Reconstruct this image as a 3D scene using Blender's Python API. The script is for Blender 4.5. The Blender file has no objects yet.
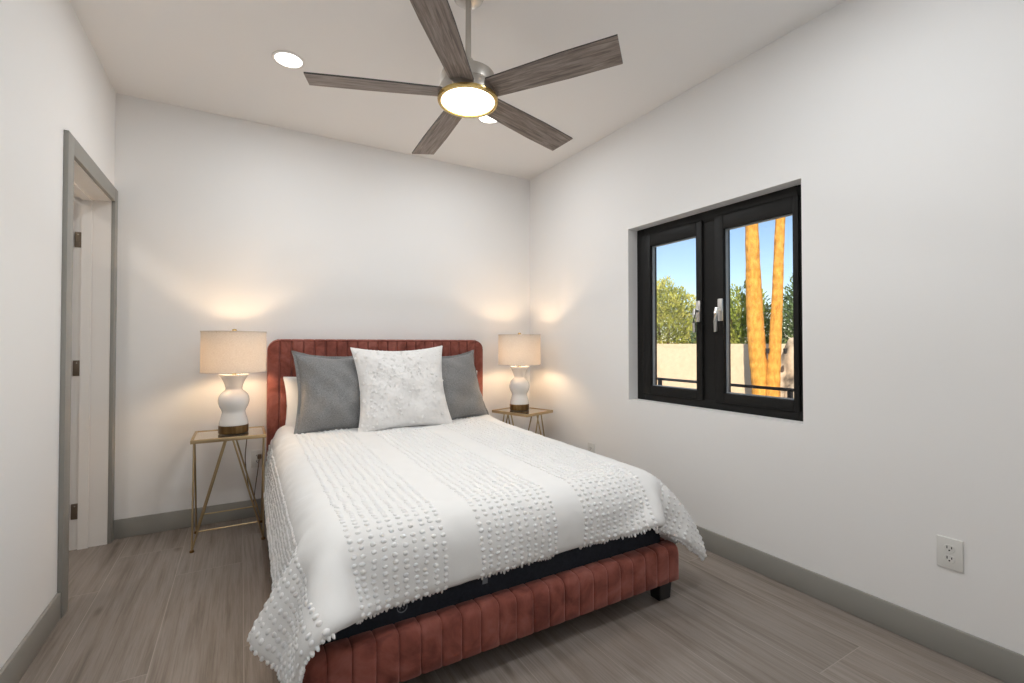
import bpy, bmesh, math, random
import numpy as np
from mathutils import Vector, Matrix, Euler

# ------------------------------------------------------------------ camera, sky, sun, exposure
SC = bpy.context.scene
COL = SC.collection
R = math.radians
W, H, REAR = 3.013, 2.74, -3.78          # room: width, height, y of the wall behind the camera

cam_d = bpy.data.cameras.new('camera')
cam = bpy.data.objects.new('camera', cam_d); COL.objects.link(cam)
cam.location = (0.6681, -3.6929, 1.1921)
cam.rotation_euler = (R(90) + 0.0147, 0, -0.5271)
cam_d.sensor_fit = 'HORIZONTAL'; cam_d.sensor_width = 36.0
cam_d.lens = 465.19 / 1024 * 36.0
cam_d.shift_y = -4.59 / 1024
cam_d.clip_start = 0.02; cam_d.clip_end = 200
SC.camera = cam

SC.view_settings.view_transform = 'Standard'
SC.view_settings.look = 'None'
SC.view_settings.gamma = 1.0
SC.view_settings.use_curve_mapping = False
SC.view_settings.exposure = 0.15

world = bpy.data.worlds.new('sky'); SC.world = world; world.use_nodes = True
wn = world.node_tree.nodes; wl = world.node_tree.links
sky = wn.new('ShaderNodeTexSky'); sky.sky_type = 'NISHITA'; sky.sun_disc = False
sky.sun_elevation = R(32); sky.sun_rotation = R(215); sky.air_density = 1.0; sky.dust_density = 0.3; sky.ozone_density = 2.0
wl.new(sky.outputs[0], wn['Background'].inputs['Color'])
wn['Background'].inputs['Strength'].default_value = 0.145

sun_d = bpy.data.lights.new('sun', 'SUN'); sun_d.energy = 5.8; sun_d.angle = R(0.6); sun_d.color = (1.0, 0.86, 0.66)
sun = bpy.data.objects.new('sun', sun_d); COL.objects.link(sun)
sun.rotation_euler = Vector((0.72, 0.50, -0.55)).to_track_quat('-Z', 'Y').to_euler()

DOWN_W = 7.4       # each recessed downlight
FAN_W = 5.5        # fan light kit
LAMP_W = 3.4        # each bedside lamp bulb

# ------------------------------------------------------------------ helpers
def tag(o, label=None, cat=None, group=None, kind=None):
    if label: o['label'] = label
    if cat: o['category'] = cat
    if group: o['group'] = group
    if kind: o['kind'] = kind
    return o

def empty(name, loc=(0, 0, 0), rot=(0, 0, 0)):
    o = bpy.data.objects.new(name, None); COL.objects.link(o)
    o.location = loc; o.rotation_euler = rot; o.empty_display_size = 0.05
    return o

def obj(name, bm, mats, parent=None, smooth=False, auto=None, loc=None):
    me = bpy.data.meshes.new(name)
    bmesh.ops.recalc_face_normals(bm, faces=bm.faces[:])
    bm.to_mesh(me); bm.free()
    for m in (mats if isinstance(mats, (list, tuple)) else [mats]): me.materials.append(m)
    if smooth:
        for p in me.polygons: p.use_smooth = True
        if auto: me.set_sharp_from_angle(angle=R(auto))
    o = bpy.data.objects.new(name, me); COL.objects.link(o)
    if parent: o.parent = parent
    if loc: o.location = loc
    return o

def box(bm, x0, x1, y0, y1, z0, z1, bev=0, seg=2, mi=0):
    r = bmesh.ops.create_cube(bm, size=1)
    vs = r['verts']
    for v in vs:
        v.co = Vector(((x0 + x1) / 2 + v.co.x * (x1 - x0), (y0 + y1) / 2 + v.co.y * (y1 - y0), (z0 + z1) / 2 + v.co.z * (z1 - z0)))
    fs = set(f for v in vs for f in v.link_faces)
    for f in fs: f.material_index = mi
    if bev:
        es = list(set(e for f in fs for e in f.edges))
        bmesh.ops.bevel(bm, geom=es, offset=bev, segments=seg, affect='EDGES', profile=0.5)
    return bm

def bxo(name, x0, x1, y0, y1, z0, z1, mat, parent=None, bev=0, seg=2):
    bm = bmesh.new(); box(bm, x0, x1, y0, y1, z0, z1, bev, seg)
    return obj(name, bm, mat, parent, smooth=bool(bev), auto=40)

def lathe(bm, prof, n=40, c=(0, 0, 0), mi=0):
    rings = []
    for r, z in prof:
        if r < 1e-6:
            rings.append([bm.verts.new((c[0], c[1], c[2] + z))])
        else:
            rings.append([bm.verts.new((c[0] + r * math.cos(2 * math.pi * i / n), c[1] + r * math.sin(2 * math.pi * i / n), c[2] + z)) for i in range(n)])
    for a, b in zip(rings, rings[1:]):
        for i in range(n):
            j = (i + 1) % n
            if len(a) == 1 and len(b) == 1: continue
            if len(a) == 1: f = bm.faces.new((a[0], b[j], b[i]))
            elif len(b) == 1: f = bm.faces.new((a[i], a[j], b[0]))
            else: f = bm.faces.new((a[i], a[j], b[j], b[i]))
            f.material_index = mi
    return bm

def tube(bm, pts, r, n=8, cap=True):
    pts = [Vector(p) for p in pts]
    rings = []
    up = Vector((0, 0, 1))
    for i, p in enumerate(pts):
        t = (pts[min(i + 1, len(pts) - 1)] - pts[max(i - 1, 0)]).normalized()
        a = t.cross(up)
        if a.length < 1e-3: a = t.cross(Vector((1, 0, 0)))
        a.normalize(); b = t.cross(a).normalized()
        rr = r[i] if isinstance(r, (list, tuple)) else r
        rings.append([bm.verts.new(p + a * rr * math.cos(2 * math.pi * k / n) + b * rr * math.sin(2 * math.pi * k / n)) for k in range(n)])
    for A, B in zip(rings, rings[1:]):
        for k in range(n):
            bm.faces.new((A[k], A[(k + 1) % n], B[(k + 1) % n], B[k]))
    if cap:
        bm.faces.new(rings[0][::-1]); bm.faces.new(rings[-1])
    return bm

def copy_tree(o, parent=None):
    c = o.copy(); COL.objects.link(c)
    if parent: c.parent = parent; c.matrix_parent_inverse = o.matrix_parent_inverse.copy()
    for ch in list(o.children): copy_tree(ch, c)
    return c

# ------------------------------------------------------------------ materials
def srgb(r, g, b):
    f = lambda c: (c / 255 / 12.92) if c / 255 <= 0.04045 else ((c / 255 + 0.055) / 1.055) ** 2.4
    return (f(r), f(g), f(b), 1)

def mat(name, col, rough=0.5, metal=0.0, spec=None, sheen=0.0, coat=0.0, sheen_rough=0.5):
    m = bpy.data.materials.new(name); m.use_nodes = True
    b = m.node_tree.nodes['Principled BSDF']
    b.inputs['Base Color'].default_value = col if len(col) == 4 else (*col, 1)
    b.inputs['Roughness'].default_value = rough; b.inputs['Metallic'].default_value = metal
    if spec is not None: b.inputs['Specular IOR Level'].default_value = spec
    if sheen: b.inputs['Sheen Weight'].default_value = sheen; b.inputs['Sheen Roughness'].default_value = sheen_rough
    if coat: b.inputs['Coat Weight'].default_value = coat; b.inputs['Coat Roughness'].default_value = 0.05
    return m

def N(m, t, **kw):
    n = m.node_tree.nodes.new(t)
    for k, v in kw.items():
        if k in n.inputs.keys(): n.inputs[k].default_value = v
        else: setattr(n, k, v)
    return n
def L(m, a, b): m.node_tree.links.new(a, b)
def bsdf(m): return m.node_tree.nodes['Principled BSDF']

def coords(m, scale=(1, 1, 1), rot=(0, 0, 0), loc=(0, 0, 0)):
    tc = N(m, 'ShaderNodeTexCoord'); mp = N(m, 'ShaderNodeMapping')
    mp.inputs['Scale'].default_value = scale; mp.inputs['Rotation'].default_value = rot; mp.inputs['Location'].default_value = loc
    L(m, tc.outputs['Object'], mp.inputs['Vector'])
    return mp.outputs['Vector']

def ramp(m, fac, stops):
    r = N(m, 'ShaderNodeValToRGB'); e = r.color_ramp.elements
    e[0].position, e[0].color = stops[0]; e[1].position, e[1].color = stops[-1]
    for p, c in stops[1:-1]:
        x = e.new(p); x.color = c
    L(m, fac, r.inputs['Fac']); return r.outputs['Color']

def bump(m, h, strength=0.2, dist=0.01):
    b = N(m, 'ShaderNodeBump', Strength=strength, Distance=dist)
    L(m, h, b.inputs['Height']); L(m, b.outputs['Normal'], bsdf(m).inputs['Normal'])

def noise_mat(name, stops, scale, rough=0.8, sc=(1, 1, 1), bmp=0.0, bdist=0.005, detail=4, **kw):
    m = mat(name, stops[0][1], rough, **kw)
    n = N(m, 'ShaderNodeTexNoise', Scale=scale, Detail=detail)
    L(m, coords(m, sc), n.inputs['Vector'])
    L(m, ramp(m, n.outputs['Fac'], stops), bsdf(m).inputs['Base Color'])
    if bmp: bump(m, n.outputs['Fac'], bmp, bdist)
    return m

M = {}
# painted plaster
def paint(name, col):
    m = mat(name, col, 0.55, spec=0.25)
    n = N(m, 'ShaderNodeTexNoise', Scale=60.0, Detail=3.0)
    L(m, coords(m), n.inputs['Vector']); bump(m, n.outputs['Fac'], 0.05, 0.002)
    return m
M['wall'] = paint('wall_paint', (0.87, 0.86, 0.85, 1))
M['ceil'] = paint('ceiling_paint', (0.88, 0.865, 0.85, 1))
M['white_trim'] = mat('white_enamel', (0.80, 0.77, 0.74, 1), 0.35)
M['grey_trim'] = mat('grey_trim_paint', srgb(147, 145, 139), 0.45)
# wood-look plank tile
def floor_mat():
    m = mat('plank_tile', (0.3, 0.27, 0.25, 1), 0.42, spec=0.4)
    v = coords(m, (1, 1, 1), (0, 0, R(90)), (0.48, -0.085, 0))
    br = N(m, 'ShaderNodeTexBrick', Scale=1.0)
    br.offset = 0.325; br.offset_frequency = 2; br.squash = 1.0
    br.inputs['Mortar Size'].default_value = 0.0016; br.inputs['Mortar Smooth'].default_value = 0.1
    br.inputs['Brick Width'].default_value = 1.22; br.inputs['Row Height'].default_value = 0.30
    br.inputs['Color1'].default_value = (0, 0, 0, 1); br.inputs['Color2'].default_value = (1, 1, 1, 1); br.inputs['Bias'].default_value = 0
    L(m, v, br.inputs['Vector'])
    # offset grain per plank
    sep = N(m, 'ShaderNodeVectorMath', operation='MULTIPLY_ADD')
    L(m, br.outputs['Color'], sep.inputs[0]); sep.inputs[1].default_value = (7.3, 3.1, 5.7)
    L(m, v, sep.inputs[2])
    mp = N(m, 'ShaderNodeMapping'); mp.inputs['Scale'].default_value = (0.9, 17.0, 1.0); L(m, sep.outputs[0], mp.inputs['Vector'])
    g1 = N(m, 'ShaderNodeTexNoise', Scale=1.6, Detail=7.0, Roughness=0.66, Distortion=0.35); L(m, mp.outputs[0], g1.inputs['Vector'])
    mp2 = N(m, 'ShaderNodeMapping'); mp2.inputs['Scale'].default_value = (1.6, 85.0, 1.0); L(m, sep.outputs[0], mp2.inputs['Vector'])
    g2 = N(m, 'ShaderNodeTexNoise', Scale=2.0, Detail=5.0, Roughness=0.7); L(m, mp2.outputs[0], g2.inputs['Vector'])
    base = ramp(m, g1.outputs['Fac'], [(0.3, srgb(116, 106, 98)), (0.45, srgb(140, 130, 122)), (0.56, srgb(151, 142, 135)), (0.7, srgb(130, 120, 111))])
    mx = N(m, 'ShaderNodeMix', data_type='RGBA', blend_type='MULTIPLY'); mx.inputs[0].default_value = 0.5
    fine = ramp(m, g2.outputs['Fac'], [(0.32, (0.62, 0.61, 0.60, 1)), (0.6, (1.04, 1.04, 1.04, 1))])
    L(m, base, mx.inputs[6]); L(m, fine, mx.inputs[7])
    # knots
    mpk = N(m, 'ShaderNodeMapping'); mpk.inputs['Scale'].default_value = (1.4, 4.2, 1.0); L(m, sep.outputs[0], mpk.inputs['Vector'])
    vo = N(m, 'ShaderNodeTexVoronoi', Scale=1.5); L(m, mpk.outputs[0], vo.inputs['Vector'])
    kn = ramp(m, vo.outputs['Distance'], [(0.02, (0.5, 0.45, 0.42, 1)), (0.12, (1, 1, 1, 1))])
    mk = N(m, 'ShaderNodeMix', data_type='RGBA', blend_type='MULTIPLY'); mk.inputs[0].default_value = 0.8
    L(m, mx.outputs[2], mk.inputs[6]); L(m, kn, mk.inputs[7])
    tone = N(m, 'ShaderNodeMix', data_type='RGBA', blend_type='MULTIPLY'); tone.inputs[0].default_value = 1.0
    tr = ramp(m, br.outputs['Color'], [(0.0, (0.86, 0.85, 0.84, 1)), (1.0, (1.06, 1.05, 1.04, 1))])
    L(m, mk.outputs[2], tone.inputs[6]); L(m, tr, tone.inputs[7])
    gr = N(m, 'ShaderNodeMix', data_type='RGBA'); L(m, br.outputs['Fac'], gr.inputs[0])
    L(m, tone.outputs[2], gr.inputs[6]); gr.inputs[7].default_value = srgb(158, 149, 141)
    L(m, gr.outputs[2], bsdf(m).inputs['Base Color'])
    bump(m, g2.outputs['Fac'], 0.06, 0.002)
    return m
M['floor'] = floor_mat()

def velvet():
    m = mat('rust_velvet', srgb(128, 66, 55), 0.75, spec=0.2, sheen=0.8, sheen_rough=0.4)
    bsdf(m).inputs['Sheen Tint'].default_value = srgb(226, 172, 164)
    n = N(m, 'ShaderNodeTexNoise', Scale=9.0, Detail=4.0, Roughness=0.6, Distortion=0.6); L(m, coords(m), n.inputs['Vector'])
    L(m, ramp(m, n.outputs['Fac'], [(0.32, srgb(106, 55, 47)), (0.5, srgb(137, 77, 66)), (0.68, srgb(153, 94, 84))]), bsdf(m).inputs['Base Color'])
    return m
M['velvet'] = velvet()
M['black_plastic'] = mat('black_plastic', (0.012, 0.012, 0.013, 1), 0.4)
M['navy'] = noise_mat('navy_knit', [(0.3, (0.006, 0.009, 0.016, 1)), (0.7, (0.014, 0.02, 0.032, 1))], 90, 0.85, bmp=0.1, bdist=0.002)
M['mattress_top'] = mat('mattress_ticking', (0.75, 0.75, 0.74, 1), 0.9)
M['emblem'] = mat('silver_thread', (0.20, 0.22, 0.25, 1), 0.6)
M['label_cloth'] = mat('label_cloth', (0.05, 0.06, 0.075, 1), 0.8)
M['cotton'] = noise_mat('white_cotton', [(0.3, (0.82, 0.81, 0.80, 1)), (0.7, (0.86, 0.855, 0.845, 1))], 260, 0.9, bmp=0.12, bdist=0.002)
def quilted():
    m = mat('comforter_cotton', (0.84, 0.835, 0.825, 1), 0.9)
    f = N(m, 'ShaderNodeTexNoise', Scale=240.0, Detail=3.0); w = N(m, 'ShaderNodeTexNoise', Scale=4.0, Detail=2.0, Distortion=0.6); c = coords(m)
    L(m, c, f.inputs['Vector']); L(m, c, w.inputs['Vector'])
    b1 = N(m, 'ShaderNodeBump', Strength=0.12, Distance=0.002); b2 = N(m, 'ShaderNodeBump', Strength=0.35, Distance=0.03)
    L(m, f.outputs['Fac'], b1.inputs['Height']); L(m, w.outputs['Fac'], b2.inputs['Height']); L(m, b2.outputs['Normal'], b1.inputs['Normal']); L(m, b1.outputs['Normal'], bsdf(m).inputs['Normal'])
    return m
M['quilted'] = quilted()
def ruffled():
    m = mat('ruffled_cotton', (0.84, 0.83, 0.82, 1), 0.9)
    v = N(m, 'ShaderNodeTexVoronoi', Scale=34.0); v.feature = 'SMOOTH_F1'
    n = N(m, 'ShaderNodeTexNoise', Scale=16.0, Detail=5.0, Distortion=1.2); c = coords(m); L(m, c, v.inputs['Vector']); L(m, c, n.inputs['Vector'])
    a = N(m, 'ShaderNodeMath', operation='ADD'); L(m, v.outputs['Distance'], a.inputs[0]); L(m, n.outputs['Fac'], a.inputs[1])
    bump(m, a.outputs[0], 0.55, 0.012)
    return m
M['ruffled'] = ruffled()
M['tuft'] = mat('cotton_tuft', (0.86, 0.85, 0.84, 1), 0.95)
bsdf(M['tuft']).inputs['Subsurface Weight'].default_value = 0.6; bsdf(M['tuft']).inputs['Subsurface Scale'].default_value = 0.03
bsdf(M['tuft']).inputs['Subsurface Radius'].default_value = (0.5, 0.45, 0.4)
M['petal'] = mat('cotton_petal', (0.87, 0.86, 0.85, 1), 0.9)
def chenille():
    m = mat('grey_chenille', srgb(112, 112, 113), 0.95, sheen=0.2)
    n = N(m, 'ShaderNodeTexNoise', Scale=210.0, Detail=4.0, Roughness=0.7); L(m, coords(m), n.inputs['Vector'])
    L(m, ramp(m, n.outputs['Fac'], [(0.3, srgb(94, 95, 97)), (0.7, srgb(158, 158, 158))]), bsdf(m).inputs['Base Color'])
    bump(m, n.outputs['Fac'], 0.3, 0.003)
    return m
M['grey_fabric'] = chenille()
M['gold'] = mat('champagne_gold', (0.48, 0.37, 0.22, 1), 0.34, 1.0)
M['brass'] = noise_mat('aged_brass', [(0.3, (0.11, 0.065, 0.03, 1)), (0.7, (0.30, 0.19, 0.085, 1))], 30, 0.3, sc=(1, 1, 0.1), metal=1.0)
M['bright_brass'] = mat('bright_brass', (0.62, 0.45, 0.18, 1), 0.25, 1.0)
M['ceramic'] = mat('white_ceramic', (0.80, 0.79, 0.78, 1), 0.12, coat=0.6)
M['nickel'] = mat('brushed_nickel', (0.52, 0.49, 0.45, 1), 0.32, 1.0)
M['bronze'] = mat('hinge_bronze', (0.22, 0.18, 0.14, 1), 0.4, 1.0)
M['chrome'] = mat('satin_chrome', (0.72, 0.71, 0.69, 1), 0.28, 1.0)
M['black_frame'] = mat('black_window_frame', (0.009, 0.0085, 0.008, 1), 0.5, spec=0.25)
M['gasket'] = mat('rubber_gasket', (0.30, 0.33, 0.36, 1), 0.4)
M['outlet'] = mat('outlet_plastic', (0.74, 0.73, 0.70, 1), 0.35)
M['dark_slot'] = mat('outlet_slot', (0.02, 0.02, 0.02, 1), 0.6)
M['cord'] = mat('brown_cord', (0.16, 0.11, 0.07, 1), 0.5)
def linen_shade():
    m = bpy.data.materials.new('linen_shade'); m.use_nodes = True
    nt = m.node_tree; nt.nodes.remove(nt.nodes['Principled BSDF'])
    d = N(m, 'ShaderNodeBsdfDiffuse'); t = N(m, 'ShaderNodeBsdfTranslucent'); mx = N(m, 'ShaderNodeMixShader', Fac=0.07)
    n = N(m, 'ShaderNodeTexNoise', Scale=120.0, Detail=3.0); L(m, coords(m, (1, 1, 3)), n.inputs['Vector'])
    c = ramp(m, n.outputs['Fac'], [(0.3, (0.60, 0.55, 0.50, 1)), (0.7, (0.72, 0.68, 0.63, 1))])
    L(m, c, d.inputs['Color']); t.inputs['Color'].default_value = (0.80, 0.66, 0.50, 1)
    L(m, d.outputs[0], mx.inputs[1]); L(m, t.outputs[0], mx.inputs[2]); L(m, mx.outputs[0], nt.nodes['Material Output'].inputs['Surface'])
    return m
M['shade'] = linen_shade()
def emit(name, col, s):
    m = bpy.data.materials.new(name); m.use_nodes = True
    nt = m.node_tree; nt.nodes.remove(nt.nodes['Principled BSDF'])
    e = N(m, 'ShaderNodeEmission', Strength=s); e.inputs['Color'].default_value = (*col, 1)
    L(m, e.outputs[0], nt.nodes['Material Output'].inputs['Surface']); return m
M['bulb'] = emit('warm_bulb', (1.0, 0.70, 0.42), LAMP_W / 0.0255)
M['lens'] = emit('downlight_lens', (1.0, 0.96, 0.90), 4.0)
M['fan_lens'] = emit('fan_lens', (1.0, 0.90, 0.74), 4.0)
def glass(name='clear_glass', tint=(1, 1, 1), refl=0.06):
    m = bpy.data.materials.new(name); m.use_nodes = True
    nt = m.node_tree; nt.nodes.remove(nt.nodes['Principled BSDF'])
    t = N(m, 'ShaderNodeBsdfTransparent'); t.inputs['Color'].default_value = (*tint, 1)
    g = N(m, 'ShaderNodeBsdfGlossy', Roughness=0.02); f = N(m, 'ShaderNodeFresnel', IOR=1.35)
    mx = N(m, 'ShaderNodeMixShader'); L(m, f.outputs[0], mx.inputs[0]); L(m, t.outputs[0], mx.inputs[1]); L(m, g.outputs[0], mx.inputs[2])
    L(m, mx.outputs[0], nt.nodes['Material Output'].inputs['Surface']); return m
M['glass'] = glass()
M['mirror_top'] = mat('smoked_mirror', (0.62, 0.58, 0.50, 1), 0.06, 0.9)
def blade_wood():
    m = mat('grey_oak', srgb(96, 84, 78), 0.5)
    n = N(m, 'ShaderNodeTexNoise', Scale=4.0, Detail=6.0, Roughness=0.65, Distortion=0.7); L(m, coords(m, (1.6, 22, 8)), n.inputs['Vector'])
    L(m, ramp(m, n.outputs['Fac'], [(0.3, srgb(90, 79, 73)), (0.5, srgb(138, 125, 117)), (0.7, srgb(172, 160, 151))]), bsdf(m).inputs['Base Color'])
    return m
M['blade'] = blade_wood()
M['blade_edge'] = mat('blade_edge', (0.03, 0.025, 0.022, 1), 0.5)
# outdoors
M['stucco'] = noise_mat('stucco', [(0.3, srgb(214, 196, 170)), (0.7, srgb(226, 208, 182))], 14, 0.95, bmp=0.2)
M['gravel'] = noise_mat('gravel', [(0.3, srgb(150, 135, 115)), (0.7, srgb(190, 172, 148))], 30, 0.95)
def palm_bark():
    m = mat('palm_bark', srgb(196, 140, 74), 0.95)
    n = N(m, 'ShaderNodeTexNoise', Scale=5.0, Detail=7.0, Roughness=0.7); L(m, coords(m, (5, 5, 2.0)), n.inputs['Vector'])
    L(m, ramp(m, n.outputs['Fac'], [(0.25, srgb(150, 100, 42)), (0.5, srgb(208, 150, 66)), (0.75, srgb(232, 182, 92))]), bsdf(m).inputs['Base Color'])
    w = N(m, 'ShaderNodeTexWave', Scale=2.2, Distortion=3.0, Detail=2.0); w.bands_direction = 'Z'; L(m, coords(m), w.inputs['Vector'])
    bump(m, w.outputs['Fac'], 0.25, 0.03); return m
M['palm'] = palm_bark()
def leaf_mat(name, a, b, c):
    m = mat(name, b, 0.7, spec=0.2)
    n = N(m, 'ShaderNodeTexNoise', Scale=2.6, Detail=3.0); L(m, coords(m), n.inputs['Vector'])
    L(m, ramp(m, n.outputs['Fac'], [(0.3, a), (0.5, b), (0.7, c)]), bsdf(m).inputs['Base Color'])
    return m
M['leaf_olive'] = leaf_mat('olive_leaves', srgb(112, 124, 48), srgb(166, 172, 78), srgb(206, 200, 112))
M['leaf_dark'] = leaf_mat('dark_leaves', srgb(62, 88, 62), srgb(98, 122, 82), srgb(136, 150, 94))
M['leaf_mid'] = leaf_mat('mid_leaves', srgb(92, 116, 50), srgb(140, 154, 68), srgb(180, 182, 96))
M['blossom'] = mat('orange_blossom', srgb(236, 160, 60), 0.8)
M['stem'] = mat('woody_stem', srgb(92, 76, 58), 0.9)
M['rock'] = noise_mat('pale_rock', [(0.3, srgb(96, 92, 88)), (0.5, srgb(196, 184, 168)), (0.7, srgb(230, 216, 196))], 5, 0.95, bmp=0.5, bdist=0.04)
M['rail'] = mat('black_rail', (0.02, 0.02, 0.022, 1), 0.5)

# ------------------------------------------------------------------ room shell
T = 0.20     # wall thickness
TL = 0.17    # thickness of the left wall
def struct(name, bm_or_obj, m=None):
    o = bm_or_obj if isinstance(bm_or_obj, bpy.types.Object) else obj(name, bm_or_obj, m)
    o['kind'] = 'structure'; return o

XL = -0.013                                        # plane of the left wall
bm = bmesh.new(); box(bm, XL - T - 1.6, W + T, REAR - T, T, -0.12, 0); struct('floor', bm, M['floor'])
bm = bmesh.new(); box(bm, XL - T - 1.6, W + T, REAR - T, T, H, H + 0.15); struct('ceiling', bm, M['ceil'])
bm = bmesh.new(); box(bm, XL, W, 0, T, 0, H); struct('wall_back', bm, M['wall'])
bm = bmesh.new(); box(bm, XL, W, REAR - T, REAR, 0, H); struct('wall_rear', bm, M['wall'])
# left wall with the doorway
DY0, DY1, DZ = -0.862, -0.076, 2.045
bm = bmesh.new()
box(bm, XL - TL, XL, REAR - T, DY0 - 0.015, 0, H)
box(bm, XL - TL, XL, DY1 + 0.015, T, 0, H)
box(bm, XL - TL, XL, DY0 - 0.015, DY1 + 0.015, DZ + 0.015, H)
struct('wall_left', bm, M['wall'])
# right wall with the window opening
WY0, WY1, WZ0, WZ1 = -2.456, -1.287, 0.803, 1.996
bm = bmesh.new()
box(bm, W, W + T, REAR - T, WY0, 0, H); box(bm, W, W + T, WY1, T, 0, H)
box(bm, W, W + T, WY0, WY1, 0, WZ0); box(bm, W, W + T, WY0, WY1, WZ1, H)
struct('wall_right', bm, M['wall'])
# hallway beyond the door
bm = bmesh.new()
box(bm, XL - TL - 1.65, XL - TL - 1.6, -2.5, T + 0.2, 0, H)
box(bm, XL - TL - 1.6, XL - TL, T + 0.15, T + 0.2, 0, H)
box(bm, XL - TL - 1.6, XL - TL, -2.5, -2.45, 0, H)
struct('wall_hall', bm, M['wall'])
hl = bpy.data.lights.new('hall_fill', 'AREA'); hl.energy = 9; hl.size = 0.3; hl.color = (1, 0.93, 0.84)  # unseen dim fill added inside the hallway, no fixture modelled
ho = bpy.data.objects.new('hall_fill', hl); COL.objects.link(ho); ho.location = (XL - T - 0.8, -1.2, H - 0.02)

# baseboards
BB, BT = 0.117, 0.014
def base(name, x0, x1, y0, y1):
    o = bxo(name, x0, x1, y0, y1, 0, BB, M['grey_trim'], bev=0.004); o['kind'] = 'structure'
base('baseboard_back', XL, W, -BT, 0)
base('baseboard_right', W - BT, W, REAR, 0)
base('baseboard_left', XL, XL + BT, REAR, DY0 - 0.09)
base('baseboard_rear', XL, W, REAR, REAR + BT)

# door 1: casing, jamb, hinges, slab swung open into the hallway
door = empty('door_1', (XL, DY0, 0)); door['kind'] = 'structure'
def dpart(name, bm, m, parent=door):
    o = obj(name, bm, m, parent, smooth=True, auto=35); o.matrix_parent_inverse = Matrix.Translation((-XL, -DY0, 0)); return o
CW, CT = 0.088, 0.018
bm = bmesh.new()
box(bm, XL, XL + CT, DY0 - CW, DY0 - 0.006, 0, DZ + CW, 0.002)
box(bm, XL, XL + CT, DY1 + 0.006, -0.001, 0, DZ + CW, 0.002)
box(bm, XL, XL + CT, DY0 - 0.006, DY1 + 0.006, DZ + 0.006, DZ + CW, 0.002)
dpart('casing', bm, M['grey_trim'])
bm = bmesh.new()
for y0, y1 in ((DY0 - 0.015, DY0), (DY1, DY1 + 0.015)): box(bm, XL - TL, XL, y0, y1, 0, DZ + 0.015)
box(bm, XL - TL, XL, DY0, DY1, DZ, DZ + 0.015)
# door stop
box(bm, XL - TL + 0.040, XL - 0.085, DY1 - 0.012, DY1, 0, DZ); box(bm, XL - TL + 0.040, XL - 0.085, DY0, DY0 + 0.012, 0, DZ)
box(bm, XL - TL + 0.040, XL - 0.085, DY0 + 0.012, DY1 - 0.012, DZ - 0.012, DZ)
dpart('jamb', bm, M['white_trim'])
for z in (0.22, 1.05, 1.80):
    bm = bmesh.new(); box(bm, XL - TL + 0.008, XL - TL + 0.038, DY1 - 0.0035, DY1, z - 0.045, z + 0.045, 0.003)
    tube(bm, [(XL - TL - 0.002, DY1 - 0.008, z - 0.045), (XL - TL - 0.002, DY1 - 0.008, z + 0.045)], 0.006)
    hg = dpart('hinge', bm, M['bronze'])
    bm = bmesh.new()
    for dz in (-0.03, 0, 0.03):
        lathe(bm, [(0.0, 0.002), (0.003, 0.0015), (0.0035, 0)], 10, (0, 0, 0))
        for v in bm.verts:
            if v.index < 0 or not v.tag:
                v.co = Vector((XL - TL + 0.024 + v.co.x, DY1 - 0.0035 - v.co.z, z + dz + v.co.y)); v.tag = True
    o = obj('screw', bm, M['nickel'], hg)
bm = bmesh.new(); box(bm, XL - TL - 0.80, XL - TL - 0.012, DY1 - 0.045, DY1 - 0.008, 0.01, DZ - 0.005, 0.002)
slab = dpart('slab', bm, M['white_trim'])
bm = bmesh.new()
lathe(bm, [(0, 0), (0.026, 0), (0.026, 0.006), (0.012, 0.012), (0.012, 0.03), (0.024, 0.036), (0.027, 0.05), (0.018, 0.062), (0, 0.064)], 24)
for v in bm.verts: v.co = Vector((XL - TL - 0.74 + v.co.x, DY1 - 0.045 - v.co.z, 0.95 + v.co.y))
obj('knob', bm, M['bronze'], slab, smooth=True, auto=40)

# ------------------------------------------------------------------ window 1
win = empty('window_1', (W, (WY0 + WY1) / 2, WZ0)); win['kind'] = 'structure'
winv = Matrix.Translation(-Vector(win.location))
def wpart(name, bm, m, parent=win, smooth=True):
    o = obj(name, bm, m, parent, smooth=smooth, auto=35)
    if parent is win: o.matrix_parent_inverse = winv
    return o
def ring(bm, x0, x1, y0, y1, z0, z1, w, wb=None, bev=0.003):
    wb = wb or w
    box(bm, x0, x1, y0, y0 + w, z0, z1, bev); box(bm, x0, x1, y1 - w, y1, z0, z1, bev)
    box(bm, x0, x1, y0 + w, y1 - w, z1 - w, z1, bev); box(bm, x0, x1, y0 + w, y1 - w, z0, z0 + wb, bev)
FX = W + 0.085
bm = bmesh.new(); ring(bm, FX, FX + 0.07, WY0, WY1, WZ0, WZ1, 0.066, 0.052)
box(bm, FX + 0.004, FX + 0.07, -1.926, -1.828, WZ0 + 0.052, WZ1 - 0.066, 0)
wpart('frame', bm, M['black_frame'])
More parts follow.
